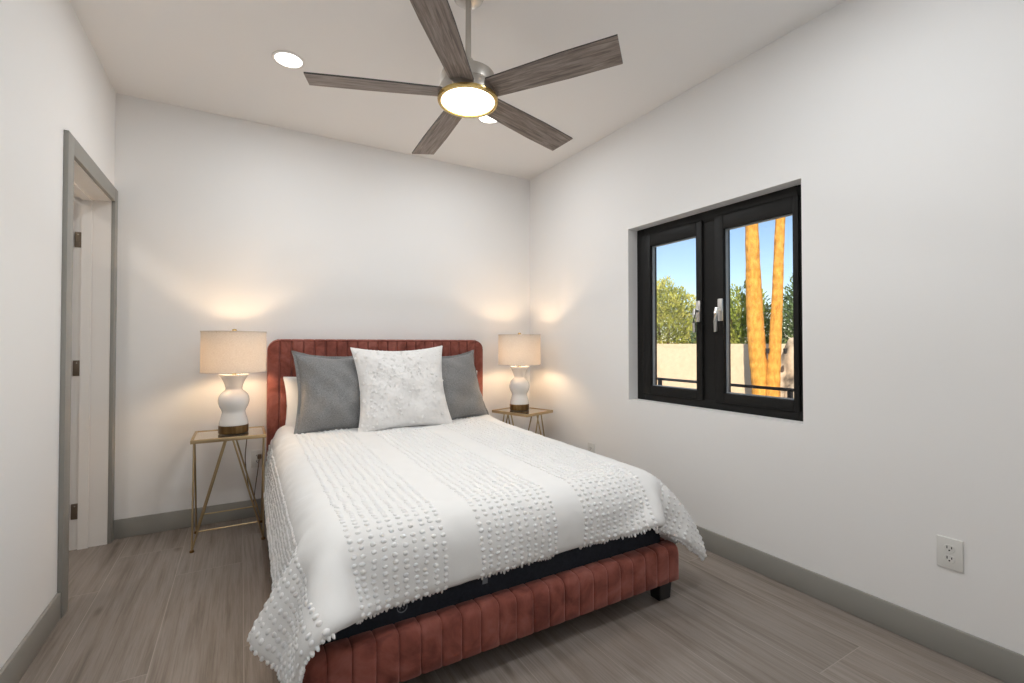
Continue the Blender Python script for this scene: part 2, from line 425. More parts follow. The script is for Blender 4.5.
def sash(y0, y1, gy0, gy1, hy, twist):
    bm = bmesh.new()
    z0, z1, gz0, gz1 = WZ0 + 0.047, WZ1 - 0.05, 0.905, 1.862
    x0, x1 = FX - 0.012, FX + 0.055
    box(bm, x0, x1, y0, gy0, z0, z1, 0.003); box(bm, x0, x1, gy1, y1, z0, z1, 0.003)
    box(bm, x0, x1, gy0, gy1, gz1, z1, 0.003); box(bm, x0, x1, gy0, gy1, z0, gz0, 0.003)
    s = wpart('sash', bm, M['black_frame'])
    bm = bmesh.new(); ring(bm, FX + 0.012, FX + 0.03, gy0 - 0.001, gy1 + 0.001, gz0 - 0.001, gz1 + 0.001, 0.007, bev=0)
    wpart('gasket', bm, M['gasket'], s)
    bm = bmesh.new(); box(bm, FX + 0.018, FX + 0.023, gy0, gy1, gz0, gz1)
    wpart('glass_pane', bm, M['glass'], s, smooth=False)
    # lever handle
    bm = bmesh.new(); box(bm, x0 - 0.012, x0 + 0.001, hy - 0.015, hy + 0.015, 1.325, 1.455, 0.004)
    lathe(bm, [(0.010, 0), (0.010, 0.035), (0, 0.036)], 16)
    vs = [v for v in bm.verts if abs(v.co.x) < 0.05]
    for v in vs: v.co = Vector((x0 - 0.01 - v.co.z, hy + v.co.x, 1.39 + v.co.y))
    tube(bm, [(x0 - 0.040, hy, 1.402), (x0 - 0.046, hy + twist * .2, 1.37), (x0 - 0.047, hy + twist * .5, 1.32), (x0 - 0.042, hy + twist, 1.262)], [0.010, 0.0115, 0.0105, 0.009], 10)
    h = wpart('handle', bm, M['chrome'], s)
    h['label'] = 'satin metal lever handle'
# left pane in the photograph has the larger y
sash(-1.833, -1.350, -1.790, -1.418, -1.812, 0.0)
sash(-2.400, -1.920, -2.372, -1.978, -1.962, 0.006)

# ------------------------------------------------------------------ bed frame
BX0, BX1 = 0.825, 2.458
HBF, HBB, HBZ = -0.118, -0.022, 1.222
bed = empty('bed_frame', ((BX0 + BX1) / 2, -1.1, 0))
tag(bed, 'rust velvet upholstered bed frame with channel-tufted headboard and footboard', 'bed')
binv = Matrix.Translation(-Vector(bed.location))
def bpart(name, bm, m, parent=bed, smooth=True, auto=50):
    o = obj(name, bm, m, parent, smooth=smooth, auto=auto)
    if parent is bed: o.matrix_parent_inverse = binv
    return o
NCH = 22
def channel_profile(x, depth=0.009, p=12):
    """0 on a seam, depth between seams"""
    t = ((x - BX0) / (BX1 - BX0) * NCH) % 1.0
    return depth * (1 - abs(2 * t - 1) ** p)
def headboard():
    bm = bmesh.new()
    rad = 0.075
    xs = []
    for c in range(NCH):
        for t in (0.0, 0.03, 0.09, 0.2, 0.5, 0.8, 0.91, 0.97): xs.append(BX0 + (BX1 - BX0) * (c + t) / NCH)
    xs.append(BX1)
    def top(x):
        d = min(x - BX0, BX1 - x)
        return HBZ if d >= rad else HBZ - rad + math.sqrt(max(0, rad * rad - (rad - d) ** 2))
    nz = 16
    front = []
    for x in xs:
        zt = top(x); col = []
        # front face bottom -> top, over the rounded top edge, down the back
        for k in range(nz + 1):
            z = 0.06 + (zt - 0.022 - 0.06) * k / nz
            col.append(bm.verts.new((x, HBF - channel_profile(x, 0.017, 8) + 0.010, z)))
        for a in (25, 50, 75, 90):
            r = 0.022 + channel_profile(x) * 0.6
            col.append(bm.verts.new((x, HBF + 0.028 - r * math.cos(R(a)), zt - 0.022 + 0.022 * math.sin(R(a)) + channel_profile(x) * 0.3)))
        col.append(bm.verts.new((x, HBB - 0.01, zt)))
        col.append(bm.verts.new((x, HBB, zt - 0.01)))
        col.append(bm.verts.new((x, HBB, 0.06)))
        front.append(col)
    for A, B in zip(front, front[1:]):
        for k in range(len(A) - 1): bm.faces.new((A[k], B[k], B[k + 1], A[k + 1]))
    bm.faces.new(front[0]); bm.faces.new(front[-1][::-1])
    return bpart('headboard', bm, M['velvet'], auto=70)
headboard()
# piping that outlines the headboard face
bm = bmesh.new()
pth = [(BX0 + 0.004, HBF - 0.001, 0.1)]
for a in range(0, 91, 15): pth.append((BX0 + 0.004 + 0.072 - 0.072 * math.cos(R(a)), HBF + 0.002, HBZ - 0.008 - 0.072 + 0.072 * math.sin(R(a))))
pth += [(BX1 - p[0] + BX0, p[1], p[2]) for p in pth[::-1]]
tube(bm, pth, 0.006, 8); bpart('piping', bm, M['velvet'])
FZ0, FZ1, FY0, FY1 = 0.083, 0.246, -2.188, -2.105
def footboard():
    bm = bmesh.new(); cols = []
    xs = []
    for c in range(NCH):
        for t in (0.0, 0.03, 0.09, 0.2, 0.5, 0.8, 0.91, 0.97): xs.append(BX0 + (BX1 - BX0) * (c + t) / NCH)
    xs.append(BX1)
    for x in xs:
        p = channel_profile(x, 0.009); col = []
        d = min(x - BX0, BX1 - x); rnd = 0.02 - math.sqrt(max(0, 0.0004 - (0.02 - min(d, 0.02)) ** 2))
        f = FY0 + rnd + 0.006
        col.append(bm.verts.new((x, FY1, FZ0)))
        col.append(bm.verts.new((x, f + 0.01, FZ0)))
        col.append(bm.verts.new((x, f - p, FZ0 + 0.008)))
        for k in (0.25, 0.5, 0.75): col.append(bm.verts.new((x, f - p, FZ0 + (FZ1 - FZ0) * k)))
        for a in (0, 30, 60, 90):
            r = 0.022 + p * 0.7
            col.append(bm.verts.new((x, f + 0.022 - r * math.cos(R(a)), FZ1 - 0.026 - rnd * 0.3 + r * math.sin(R(a)))))
        for k in (0.35, 0.7): col.append(bm.verts.new((x, f + 0.022 + (FY1 - f - 0.022) * k, FZ1 - 0.004 + p * 0.7 - rnd * 0.3)))
        col.append(bm.verts.new((x, FY1, FZ1 - 0.006)))
        cols.append(col)
    for A, B in zip(cols, cols[1:]):
        for k in range(len(A) - 1): bm.faces.new((A[k], B[k], B[k + 1], A[k + 1]))
        bm.faces.new((A[-1], B[-1], B[0], A[0]))
    bm.faces.new(cols[0]); bm.faces.new(cols[-1][::-1])
    return bpart('footboard', bm, M['velvet'], auto=70)
footboard()
for x0, x1 in ((BX0, BX0 + 0.04), (BX1 - 0.04, BX1)):
    bm = bmesh.new(); box(bm, x0, x1, FY1 + 0.001, HBF - 0.01, FZ0, FZ1, 0.012, 4); bpart('side_rail', bm, M['velvet'])
bm = bmesh.new(); box(bm, BX0 + 0.041, BX1 - 0.041, FY1 + 0.001, HBF - 0.012, 0.165, 0.195, 0.003); bpart('slat_base', bm, M['black_plastic'])
for x in (BX0 + 0.075, BX1 - 0.075):
    for y in (-2.135, -0.17):
        bm = bmesh.new(); r = bmesh.ops.create_cube(bm, size=1)
        for v in bm.verts:
            s = 0.042 if v.co.z > 0 else 0.036
            v.co = Vector((x + v.co.x * 2 * s, y + v.co.y * 2 * s * 0.8, 0.0835 if v.co.z > 0 else 0.0))
        bmesh.ops.bevel(bm, geom=bm.edges[:], offset=0.004, segments=2, affect='EDGES')
        bpart('leg', bm, M['black_plastic'])

# ------------------------------------------------------------------ mattress
MX0, MX1, MY0, MY1, MZ0, MZ1 = 0.872, 2.415, -2.118, -0.125, 0.197, 0.530
mt = empty('mattress', ((MX0 + MX1) / 2, (MY0 + MY1) / 2, MZ0))
tag(mt, 'mattress with dark navy border resting inside the rust bed frame', 'mattress')
minv = Matrix.Translation(-Vector(mt.location))
bm = bmesh.new(); box(bm, MX0, MX1, MY0, MY1, MZ0, 0.40, 0.02, 3); o = obj('border', bm, M['navy'], mt, True, 50); o.matrix_parent_inverse = minv
bm = bmesh.new(); box(bm, MX0, MX1, MY0, MY1, 0.401, MZ1, 0.045, 5); o = obj('top_panel', bm, M['mattress_top'], mt, True, 50); o.matrix_parent_inverse = minv
# round emblem and stitched marks on the foot border
bm = bmesh.new()
ex, ez = 1.150, 0.292
tube(bm, [(ex + 0.017 * math.cos(a), MY0 - 0.001, ez + 0.017 * math.sin(a)) for a in np.linspace(0, 2 * math.pi, 28)], 0.0018, 6)
tube(bm, [(ex - 0.008, MY0 - 0.001, ez - 0.008), (ex - 0.005, MY0 - 0.001, ez + 0.008), (ex + 0.004, MY0 - 0.001, ez - 0.006), (ex + 0.009, MY0 - 0.001, ez + 0.008)], 0.0014, 6)
o = obj('emblem', bm, M['emblem'], mt); o.matrix_parent_inverse = minv; o['label'] = 'small round stitched emblem'
bm = bmesh.new(); box(bm, 1.456, 1.478, MY0 - 0.002, MY0, 0.290, 0.318, 0.0008); o = obj('sewn_label', bm, M['emblem'], mt); o.matrix_parent_inverse = minv; o['label'] = 'small grey sewn-in label'

# ------------------------------------------------------------------ comforter (drape stored as a compact grid of points)
NT, NS, S0, S1, T0, T1 = (50, 52, 0.545, 2.788009708737864, -0.16, -2.316)
# millimetre offsets: each row of the drape starts at a point and goes on by steps from point to point
DRAPE = [
821,-144,259,13,-2,42,8,-3,43,8,-1,44,2,-2,44,4,-2,44,8,-2,44,21,-2,39,21,-2,40,35,0,20,44,0,-1,44,0,1,44,0,-1,44,0,4,44,0,-4,44,0,-1,44,0,4,44,0,-2,44,0,-6,44,0,3,44,0,2,44,0,-2,44,0,0,44,0,2,44,0,-3,44,0,-1,43,0,2,44,0,-1,44,0,1,44,0,2,44,0,-4,44,0,3,44,0,-1,44,0,6,44,0,-5,44,0,5,44,0,2,44,0,-2,44,0,1,44,0,-5,44,0,3,44,0,-3,44,0,-2,19,1,-39,12,2,-42,6,3,-44,8,2,-44,4,3,-44,10,3,-43,10,3,-43,8,3,-43,11,3,-42,
821,-188,256,10,-3,43,7,-2,44,7,-2,43,4,-2,44,6,-1,44,8,-2,44,21,-2,39,18,-2,40,39,0,20,44,0,-2,44,0,1,44,0,0,44,0,1,44,0,2,44,0,-4,44,0,3,44,0,3,44,0,-5,44,0,1,44,0,0,44,0,0,44,0,3,44,0,-3,44,0,-1,44,0,2,43,0,-3,44,0,-2,44,0,4,44,0,1,44,0,-1,44,0,2,44,0,1,44,0,0,44,0,1,44,0,-1,44,0,0,44,0,-4,44,0,6,44,0,0,44,0,-6,44,0,-3,44,0,6,18,1,-44,11,2,-43,5,3,-45,11,3,-43,4,2,-44,9,3,-43,8,3,-43,11,3,-43,14,3,-42,
822,-233,254,4,-2,44,10,-2,43,6,-2,43,8,-2,43,3,-2,44,9,-2,44,15,-1,41,28,-2,34,36,-1,19,44,0,2,44,1,-5,44,1,-2,44,0,0,44,-1,5,44,1,-3,44,-1,3,44,1,0,44,0,-2,44,0,1,44,0,2,44,0,-3,44,0,2,44,0,0,44,0,-4,44,0,1,44,-1,4,44,1,-5,43,0,1,44,1,-1,44,0,-1,44,-1,4,44,0,3,44,1,-3,44,-1,4,44,0,-3,44,0,3,44,0,1,44,-1,2,44,1,-2,44,-1,2,44,0,-4,43,0,-5,22,2,-35,8,2,-43,7,2,-44,9,3,-43,6,2,-44,9,3,-43,7,3,-43,10,3,-43,8,3,-43,
815,-277,253,12,-3,42,7,-2,43,11,-2,43,3,-2,44,5,-1,43,9,-2,43,17,-2,40,24,-2,36,39,0,15,44,0,4,43,1,-7,44,1,0,44,0,-3,44,1,0,44,-1,2,44,1,0,44,-1,3,44,1,-2,44,0,-3,44,0,-1,44,0,5,44,0,0,44,0,-1,44,0,0,44,0,-1,44,0,-1,44,0,0,43,0,3,44,0,-3,44,0,-1,44,0,5,44,0,-2,44,0,3,44,0,1,44,0,-3,44,0,2,44,0,1,44,0,-2,44,0,2,44,-1,3,44,-1,1,43,0,-6,26,3,-35,12,2,-42,-1,2,-44,2,2,-44,16,3,-42,6,2,-43,12,3,-43,8,3,-43,7,3,-43,
818,-322,249,7,-2,44,15,-3,41,5,-1,44,6,-2,44,6,-2,43,3,-1,44,13,-2,42,27,-2,34,42,-1,15,44,1,0,43,2,-8,44,0,2,44,0,-2,44,0,1,44,0,0,44,0,3,44,1,-5,44,0,4,44,0,-1,44,0,-2,44,0,2,44,0,0,44,0,-1,44,0,1,44,0,-3,44,0,3,44,0,-3,44,0,1,43,0,-2,44,0,5,44,0,-1,44,0,2,44,0,-1,44,0,1,44,1,-2,44,0,-1,44,-1,3,44,0,-1,44,0,4,44,0,-3,44,-2,6,43,1,-9,31,2,-30,11,2,-42,0,2,-44,3,2,-43,11,3,-43,3,2,-44,13,3,-42,9,3,-43,12,3,-43,
817,-367,247,12,-2,42,9,-2,43,10,-2,43,6,-2,44,-3,-1,44,10,-2,43,10,-1,43,32,-2,28,39,0,17,43,0,0,44,1,-2,44,0,-2,44,1,3,44,0,-4,44,0,5,44,0,0,44,0,-3,44,0,2,44,1,0,44,0,-3,44,0,3,44,0,-1,44,0,-1,44,0,-1,44,0,0,44,0,2,43,0,-1,44,0,1,44,0,1,44,0,-4,44,0,6,44,0,-6,44,0,3,44,0,1,44,0,1,44,0,-1,44,1,-3,44,-1,3,44,0,-1,44,0,1,43,-1,4,43,0,-9,32,2,-29,16,3,-41,4,2,-44,-1,2,-44,4,2,-43,7,3,-44,10,2,-42,10,3,-43,15,3,-41,
815,-412,245,14,-2,42,10,-2,42,8,-2,44,3,-1,43,0,-2,44,9,-1,44,12,-2,41,29,-1,33,42,-1,13,44,1,-2,43,1,0,44,0,4,44,0,-4,44,1,1,44,0,2,44,0,-1,44,0,0,44,0,3,44,0,-1,44,1,-4,44,0,0,44,0,4,44,0,-3,44,0,4,44,0,-5,44,0,1,43,0,2,44,0,1,44,0,-3,44,0,-1,44,0,3,44,0,0,44,0,0,44,0,-2,44,0,2,44,0,-1,44,0,-2,44,0,6,44,0,-5,44,0,1,43,-1,1,42,1,-12,36,1,-25,17,3,-40,5,2,-44,1,2,-44,-1,2,-44,3,3,-44,13,2,-42,11,3,-42,12,3,-42,
814,-456,243,16,-3,41,7,-2,44,7,-1,43,6,-2,43,0,-1,44,5,-2,44,17,-1,40,28,-2,33,43,0,10,43,1,5,43,0,1,44,1,-2,44,0,-1,44,0,2,44,0,0,44,1,1,44,0,0,44,0,1,44,0,-2,44,1,1,44,0,0,44,0,0,44,0,2,44,0,-4,43,0,4,44,0,-1,45,0,1,44,0,1,43,0,-6,44,0,1,44,0,2,44,0,1,44,0,-3,44,0,0,44,0,-1,44,0,1,44,0,-1,44,0,2,44,0,0,43,0,3,44,0,-8,43,0,-6,34,1,-28,17,3,-40,6,2,-43,2,2,-44,5,3,-43,0,2,-44,7,2,-44,13,3,-41,10,3,-43,
813,-501,241,14,-2,42,11,-2,42,7,-2,43,2,-2,44,7,-1,43,-2,-1,45,19,-2,40,29,-1,33,41,0,18,44,0,0,44,1,3,44,0,-1,44,1,-3,44,0,0,44,0,3,44,0,-4,44,1,2,44,0,-2,44,0,-2,44,0,6,44,1,-2,44,0,-2,44,0,-2,44,0,1,44,0,1,43,0,2,45,0,3,43,0,-6,44,0,2,44,0,-2,44,0,2,44,0,0,44,0,-1,44,0,1,44,0,-1,44,0,-1,44,0,5,44,0,-4,43,0,3,44,0,-4,44,0,1,40,0,-18,37,2,-24,17,2,-40,12,2,-42,0,2,-44,-1,2,-44,6,3,-43,6,2,-43,10,3,-43,9,3,-43,
814,-546,238,13,-2,42,11,-2,43,3,-2,44,4,-1,43,5,-2,44,2,-1,44,15,-1,42,36,-1,27,38,0,21,44,0,-1,44,1,3,44,0,-3,44,0,1,44,0,1,44,1,-1,44,0,3,44,0,-3,44,1,2,44,0,-1,44,0,0,44,1,-2,43,0,1,45,0,0,44,0,2,44,0,2,43,0,-4,44,0,0,44,0,0,44,0,2,44,0,-2,44,0,0,44,0,-1,44,0,2,44,0,1,44,0,-1,44,0,1,44,0,-3,44,0,1,44,0,3,44,0,-1,43,0,-7,40,1,-14,34,1,-26,20,2,-39,13,2,-42,-1,2,-43,12,3,-44,-6,2,-44,2,2,-44,15,3,-42,11,3,-43,
809,-591,238,20,-2,40,10,-2,43,5,-2,43,1,-1,44,2,-1,44,7,-1,44,16,-1,40,32,-1,30,39,0,22,44,0,3,44,0,-2,44,1,-3,44,0,0,44,0,5,44,0,-1,44,1,-1,44,0,0,44,0,-2,44,1,2,44,0,-2,44,0,-1,44,1,3,44,0,5,44,0,-7,43,0,-1,45,0,3,43,0,-3,44,0,2,44,0,4,44,0,-4,44,0,4,44,0,-4,44,0,0,44,0,4,44,0,-6,45,0,0,43,0,3,44,0,3,44,0,-2,44,0,1,44,0,-5,41,1,-15,32,1,-31,21,2,-38,11,2,-43,5,3,-43,3,2,-44,-1,2,-44,10,2,-43,5,3,-43,8,3,-43,
813,-636,234,12,-2,43,8,-2,43,10,-1,43,6,-2,43,0,-1,44,8,-1,43,15,-1,41,30,-1,31,39,0,19,44,0,7,44,1,-6,44,0,2,44,0,2,44,1,0,44,0,1,44,1,-2,44,0,-2,44,0,2,43,1,-3,44,0,0,44,0,1,44,1,0,44,-1,3,44,1,-3,44,0,-1,45,0,4,44,0,-3,44,0,-1,43,0,2,44,0,2,44,0,-1,44,0,-3,44,0,5,44,0,-3,44,0,4,44,0,0,44,0,0,44,0,-4,44,0,3,44,0,3,44,0,-7,37,1,-23,35,1,-26,25,2,-37,7,2,-43,6,2,-44,-2,3,-44,9,2,-43,3,2,-44,10,3,-43,6,2,-43,
811,-681,234,10,-2,42,13,-2,42,9,-1,43,5,-1,44,-1,-1,44,6,-1,44,17,-1,41,29,-1,34,42,0,13,44,0,3,44,0,2,43,1,1,45,0,-1,43,1,-2,44,0,4,44,0,0,44,1,0,44,0,-1,44,0,3,44,1,-3,44,0,1,44,0,-2,45,0,2,43,0,-2,44,1,3,44,0,-2,44,0,-2,45,0,1,43,0,3,45,0,-1,43,0,1,44,0,2,44,0,-6,45,0,-1,43,0,3,44,0,-3,44,0,4,44,0,-2,44,0,6,44,0,-7,43,0,-3,40,1,-17,32,1,-30,18,2,-40,17,2,-40,2,2,-44,7,3,-44,-2,2,-44,9,2,-43,6,2,-44,9,3,-43,
812,-727,232,15,-1,41,7,-1,44,10,-2,43,4,-1,43,2,-1,44,6,-1,44,17,-1,39,27,0,34,40,0,19,44,0,4,44,0,2,44,0,-5,44,1,3,44,0,-1,44,1,-2,44,0,4,44,0,2,44,1,-4,44,0,0,44,1,0,44,0,2,45,0,-3,44,0,4,43,0,-3,45,0,-3,43,0,1,45,1,2,44,0,-2,44,0,2,43,0,3,45,0,-4,43,0,2,44,0,2,44,0,-2,44,0,-3,44,0,1,44,0,1,44,0,-1,44,0,6,44,0,-2,44,1,-6,38,0,-22,32,1,-28,23,2,-38,10,2,-43,3,2,-44,9,3,-43,0,2,-44,13,2,-43,3,2,-44,7,2,-43,
810,-772,231,13,-1,42,7,-1,43,11,-2,43,3,-1,43,5,-1,44,5,-1,44,18,0,40,27,-1,34,42,0,16,43,0,6,44,1,-3,44,0,1,44,1,2,44,0,0,44,0,-3,44,1,5,44,0,-5,44,1,5,44,0,0,44,0,0,44,1,-3,44,0,3,45,0,1,44,0,-2,43,0,-2,45,0,0,44,0,-2,44,0,0,44,0,5,44,1,-1,44,0,-3,44,0,1,44,0,0,43,0,1,44,0,0,44,0,-2,44,0,4,44,0,-4,44,0,-1,44,0,5,44,1,-5,39,0,-20,33,1,-30,14,2,-42,17,2,-42,4,2,-43,4,2,-44,4,3,-44,3,2,-44,15,2,-42,3,2,-44,
810,-817,229,12,-1,43,9,-1,42,11,-1,43,4,-2,44,5,0,44,5,-1,44,14,-1,41,29,0,34,41,0,17,44,0,4,44,0,-3,44,1,3,44,0,2,44,1,-2,44,0,-1,44,0,0,44,1,3,44,0,-1,44,1,-2,44,0,1,44,1,1,44,0,-4,44,0,1,44,0,0,44,0,0,45,0,0,44,0,0,44,0,4,44,0,0,44,0,-2,44,0,0,44,1,-1,44,0,2,44,0,0,44,0,-4,43,0,7,45,0,-5,44,0,0,43,0,1,44,0,0,44,1,-4,38,1,-21,28,1,-32,20,1,-39,12,2,-42,10,2,-43,3,2,-44,4,2,-44,10,2,-43,6,2,-43,7,2,-43,
810,-861,228,11,-2,43,10,-1,42,9,-1,43,8,-1,44,2,-1,44,5,-1,43,18,0,41,26,-1,34,41,0,18,44,1,4,44,0,-3,44,0,1,44,1,3,44,0,0,44,1,-2,44,0,3,44,1,0,44,0,-3,44,1,0,44,0,2,44,1,-1,44,0,0,44,0,1,44,0,3,44,0,-6,45,0,1,44,0,0,44,0,5,44,0,-4,44,0,-3,44,0,6,44,0,-5,44,0,-1,44,1,0,44,0,2,44,0,2,44,0,-4,44,0,0,44,0,2,44,0,6,43,1,-7,38,1,-23,27,1,-34,22,1,-38,13,2,-42,3,2,-44,1,2,-44,13,2,-42,5,2,-44,8,2,-43,8,2,-43,
808,-906,227,13,-2,42,11,-1,43,4,-1,44,7,-1,43,7,-1,44,6,0,43,16,-1,41,29,0,32,39,0,21,44,0,3,44,0,2,44,1,2,44,0,-5,44,1,5,44,0,-3,44,1,-3,44,1,0,44,0,2,44,1,-2,44,0,0,44,1,4,44,0,-4,44,0,3,44,0,-1,44,0,-2,45,0,1,44,0,2,44,0,-3,44,0,2,44,0,0,44,0,0,44,0,-2,44,1,3,44,0,-2,44,0,0,44,0,0,44,0,3,44,0,-2,44,0,3,44,0,2,43,1,-9,40,1,-19,26,1,-35,16,2,-41,9,1,-42,13,2,-42,1,2,-45,9,2,-43,12,2,-42,3,2,-44,11,2,-43,
810,-951,226,11,-1,42,10,-2,43,13,-1,42,0,-1,45,6,0,43,10,-1,44,10,0,42,31,-1,32,39,0,20,44,1,6,44,0,-3,44,0,0,44,1,0,44,1,0,44,0,2,44,1,-4,44,0,0,44,1,1,44,0,1,44,1,2,44,1,-3,44,0,1,44,0,1,44,0,-3,45,0,2,44,0,-1,44,0,-1,44,0,2,44,0,-1,44,0,1,44,0,2,44,0,0,44,0,-2,44,1,-2,44,0,4,44,0,-3,44,0,2,44,0,0,44,0,1,44,1,-1,44,0,-5,40,1,-19,28,1,-34,13,2,-42,8,1,-43,11,2,-42,6,2,-44,6,2,-44,13,2,-42,8,1,-43,6,2,-44,
810,-996,225,8,-1,43,14,-1,42,7,-2,43,5,0,44,4,-1,44,8,0,43,15,-1,42,29,0,32,40,0,21,43,0,4,45,1,-1,44,0,1,44,1,-3,44,0,2,44,1,-3,44,0,1,44,1,1,44,1,-1,44,0,4,44,1,-2,44,0,2,44,1,-1,44,0,-3,44,0,0,45,0,2,44,0,-1,44,0,-1,44,0,-1,44,0,0,44,0,3,44,0,-1,44,0,-1,44,0,-1,44,0,1,44,1,1,44,0,0,44,0,-1,44,0,-1,44,0,4,44,1,-3,44,0,-3,41,1,-18,28,1,-35,13,2,-42,11,1,-42,6,2,-44,5,2,-44,10,2,-43,11,1,-42,7,2,-44,10,2,-43,
809,-1041,224,10,-1,43,13,-1,42,8,-1,43,5,-1,44,5,-1,43,8,0,44,13,0,42,29,-1,32,40,0,20,43,1,7,44,0,-6,45,1,3,44,0,-3,44,1,0,44,0,1,44,1,1,44,1,-1,44,0,3,44,1,1,44,1,-4,44,0,5,44,1,-4,44,0,3,45,0,1,44,0,-2,44,0,2,44,0,-3,44,0,-3,44,0,4,44,0,-2,44,0,-1,44,0,2,44,0,1,44,0,1,44,1,-3,44,0,-1,44,0,1,45,0,0,44,0,0,44,1,2,44,0,-3,37,1,-24,28,1,-33,17,2,-41,9,1,-43,4,2,-44,8,2,-43,12,2,-43,9,1,-43,7,2,-43,7,1,-43,
808,-1086,223,12,-1,42,12,-1,43,5,-1,43,8,-1,44,4,0,44,5,0,44,16,-1,41,29,0,34,41,0,16,43,0,7,45,1,-3,44,0,3,44,1,-2,44,1,0,44,0,4,44,1,-2,44,0,2,44,1,-5,44,1,2,44,1,2,44,0,-4,44,1,1,44,0,2,45,0,1,44,0,-4,44,0,0,44,0,1,44,0,-1,44,0,3,44,0,-3,44,0,1,44,0,4,44,0,-1,44,0,-2,44,1,1,45,0,2,44,0,-1,44,0,-2,44,0,3,44,1,-4,43,0,-5,38,1,-20,28,1,-33,19,2,-41,4,1,-44,5,2,-44,13,2,-42,5,1,-44,11,2,-42,12,1,-43,4,2,-44,
808,-1131,222,12,-1,42,10,-1,43,7,-1,44,6,-1,43,6,0,44,7,0,43,16,-1,41,28,0,34,40,0,17,43,1,9,44,0,-4,44,1,-1,45,1,4,44,0,-4,44,1,1,44,0,2,44,1,1,44,1,-2,44,1,2,44,0,0,44,1,1,44,1,-2,44,0,-3,45,0,2,44,0,-2,44,0,2,44,0,-1,44,0,-1,44,0,2,44,0,1,44,0,2,44,0,-5,44,0,1,44,0,-1,45,1,4,44,0,-4,44,0,4,44,0,-4,44,0,2,44,1,-2,44,0,-2,38,1,-23,26,1,-33,15,2,-41,10,1,-43,9,2,-43,9,2,-43,6,1,-44,12,2,-42,5,1,-44,8,2,-43,
809,-1176,221,11,-1,43,8,-1,43,12,-1,42,4,0,44,6,-1,44,6,0,43,15,0,42,29,0,32,40,0,19,43,0,5,44,1,0,44,0,5,44,1,-4,45,1,1,44,1,1,44,0,-4,44,1,-1,44,1,4,44,0,0,44,1,-2,44,1,1,44,1,1,44,0,-4,45,0,8,43,0,-8,45,0,4,44,0,-1,44,0,-1,44,0,1,44,0,-1,44,0,-1,44,0,1,44,0,4,45,0,-4,44,0,2,44,1,-1,44,0,-2,44,0,2,44,0,-3,44,1,3,44,0,-6,38,1,-21,30,1,-32,13,2,-43,5,1,-44,10,2,-42,7,1,-44,9,2,-43,8,1,-43,11,2,-43,6,1,-43,
807,-1221,221,13,-1,41,13,0,43,6,-1,44,6,-1,43,6,0,44,4,0,44,16,-1,41,28,0,34,40,0,19,44,1,2,44,1,1,44,0,1,44,1,-1,45,1,0,44,0,1,44,1,-1,44,1,0,44,1,1,44,0,1,44,1,-3,44,1,4,44,1,-3,44,0,2,45,0,1,44,0,-1,44,0,-3,44,0,2,44,0,1,44,0,1,44,0,-3,44,0,2,45,0,-3,44,0,1,44,0,-1,44,0,2,44,1,-2,44,0,1,44,0,-2,44,0,2,44,1,0,44,0,-6,38,1,-20,27,1,-34,13,2,-42,8,1,-43,11,2,-43,7,1,-43,10,2,-43,6,1,-43,11,2,-43,4,1,-44,
806,-1265,220,13,-1,42,14,-1,42,10,-1,43,3,-1,44,6,0,44,5,0,44,14,0,41,29,0,33,39,0,20,44,1,6,44,0,-1,44,1,-3,44,1,1,44,0,0,45,1,-1,44,1,0,44,1,1,44,0,1,44,1,3,44,1,0,44,1,-3,44,0,2,44,0,-1,45,0,-3,44,0,4,44,1,1,44,0,-5,44,0,4,44,0,-1,45,0,-3,44,0,1,44,0,-1,44,0,4,44,0,-3,44,0,0,44,1,2,44,0,-1,44,0,0,44,0,-1,44,1,1,44,0,-5,38,1,-22,27,1,-34,12,2,-42,11,1,-42,8,2,-44,9,1,-43,7,2,-43,8,1,-43,13,1,-43,4,1,-44,
805,-1310,219,13,-1,42,12,-1,43,6,-1,43,9,0,43,4,0,44,6,-1,44,14,0,43,31,0,32,39,0,20,45,1,1,43,1,5,44,0,-2,44,1,-2,44,1,-1,44,1,3,45,0,-3,44,1,0,44,1,2,44,1,1,44,1,2,44,1,-2,44,0,1,44,0,-2,45,0,-2,44,0,3,44,0,-2,44,1,1,44,0,2,44,0,1,45,0,-2,44,0,-1,44,0,0,44,0,0,44,0,3,44,0,-2,44,0,-2,44,1,3,45,0,-2,44,0,1,44,1,1,43,0,-7,41,1,-19,26,2,-36,15,1,-41,6,1,-44,9,2,-43,6,1,-44,12,2,-42,9,1,-43,7,1,-44,4,1,-44,
809,-1355,217,7,-1,44,12,-1,42,10,-1,43,4,0,44,9,0,43,6,0,44,15,0,41,27,-1,34,40,1,19,44,0,5,44,1,3,44,1,-4,44,1,1,44,0,0,45,1,-3,44,1,0,44,1,3,44,1,1,44,1,-2,44,1,0,44,1,0,44,0,-2,44,0,4,45,0,-2,44,0,-1,44,0,3,44,0,0,44,0,0,44,1,-3,45,0,-1,44,0,2,44,0,-1,44,0,5,44,0,-4,44,0,1,44,0,4,45,1,-2,44,0,-2,44,0,-3,44,0,1,44,1,-3,39,1,-21,24,1,-36,16,2,-41,7,1,-43,9,2,-43,11,1,-43,11,2,-43,6,1,-44,6,1,-43,7,1,-44,
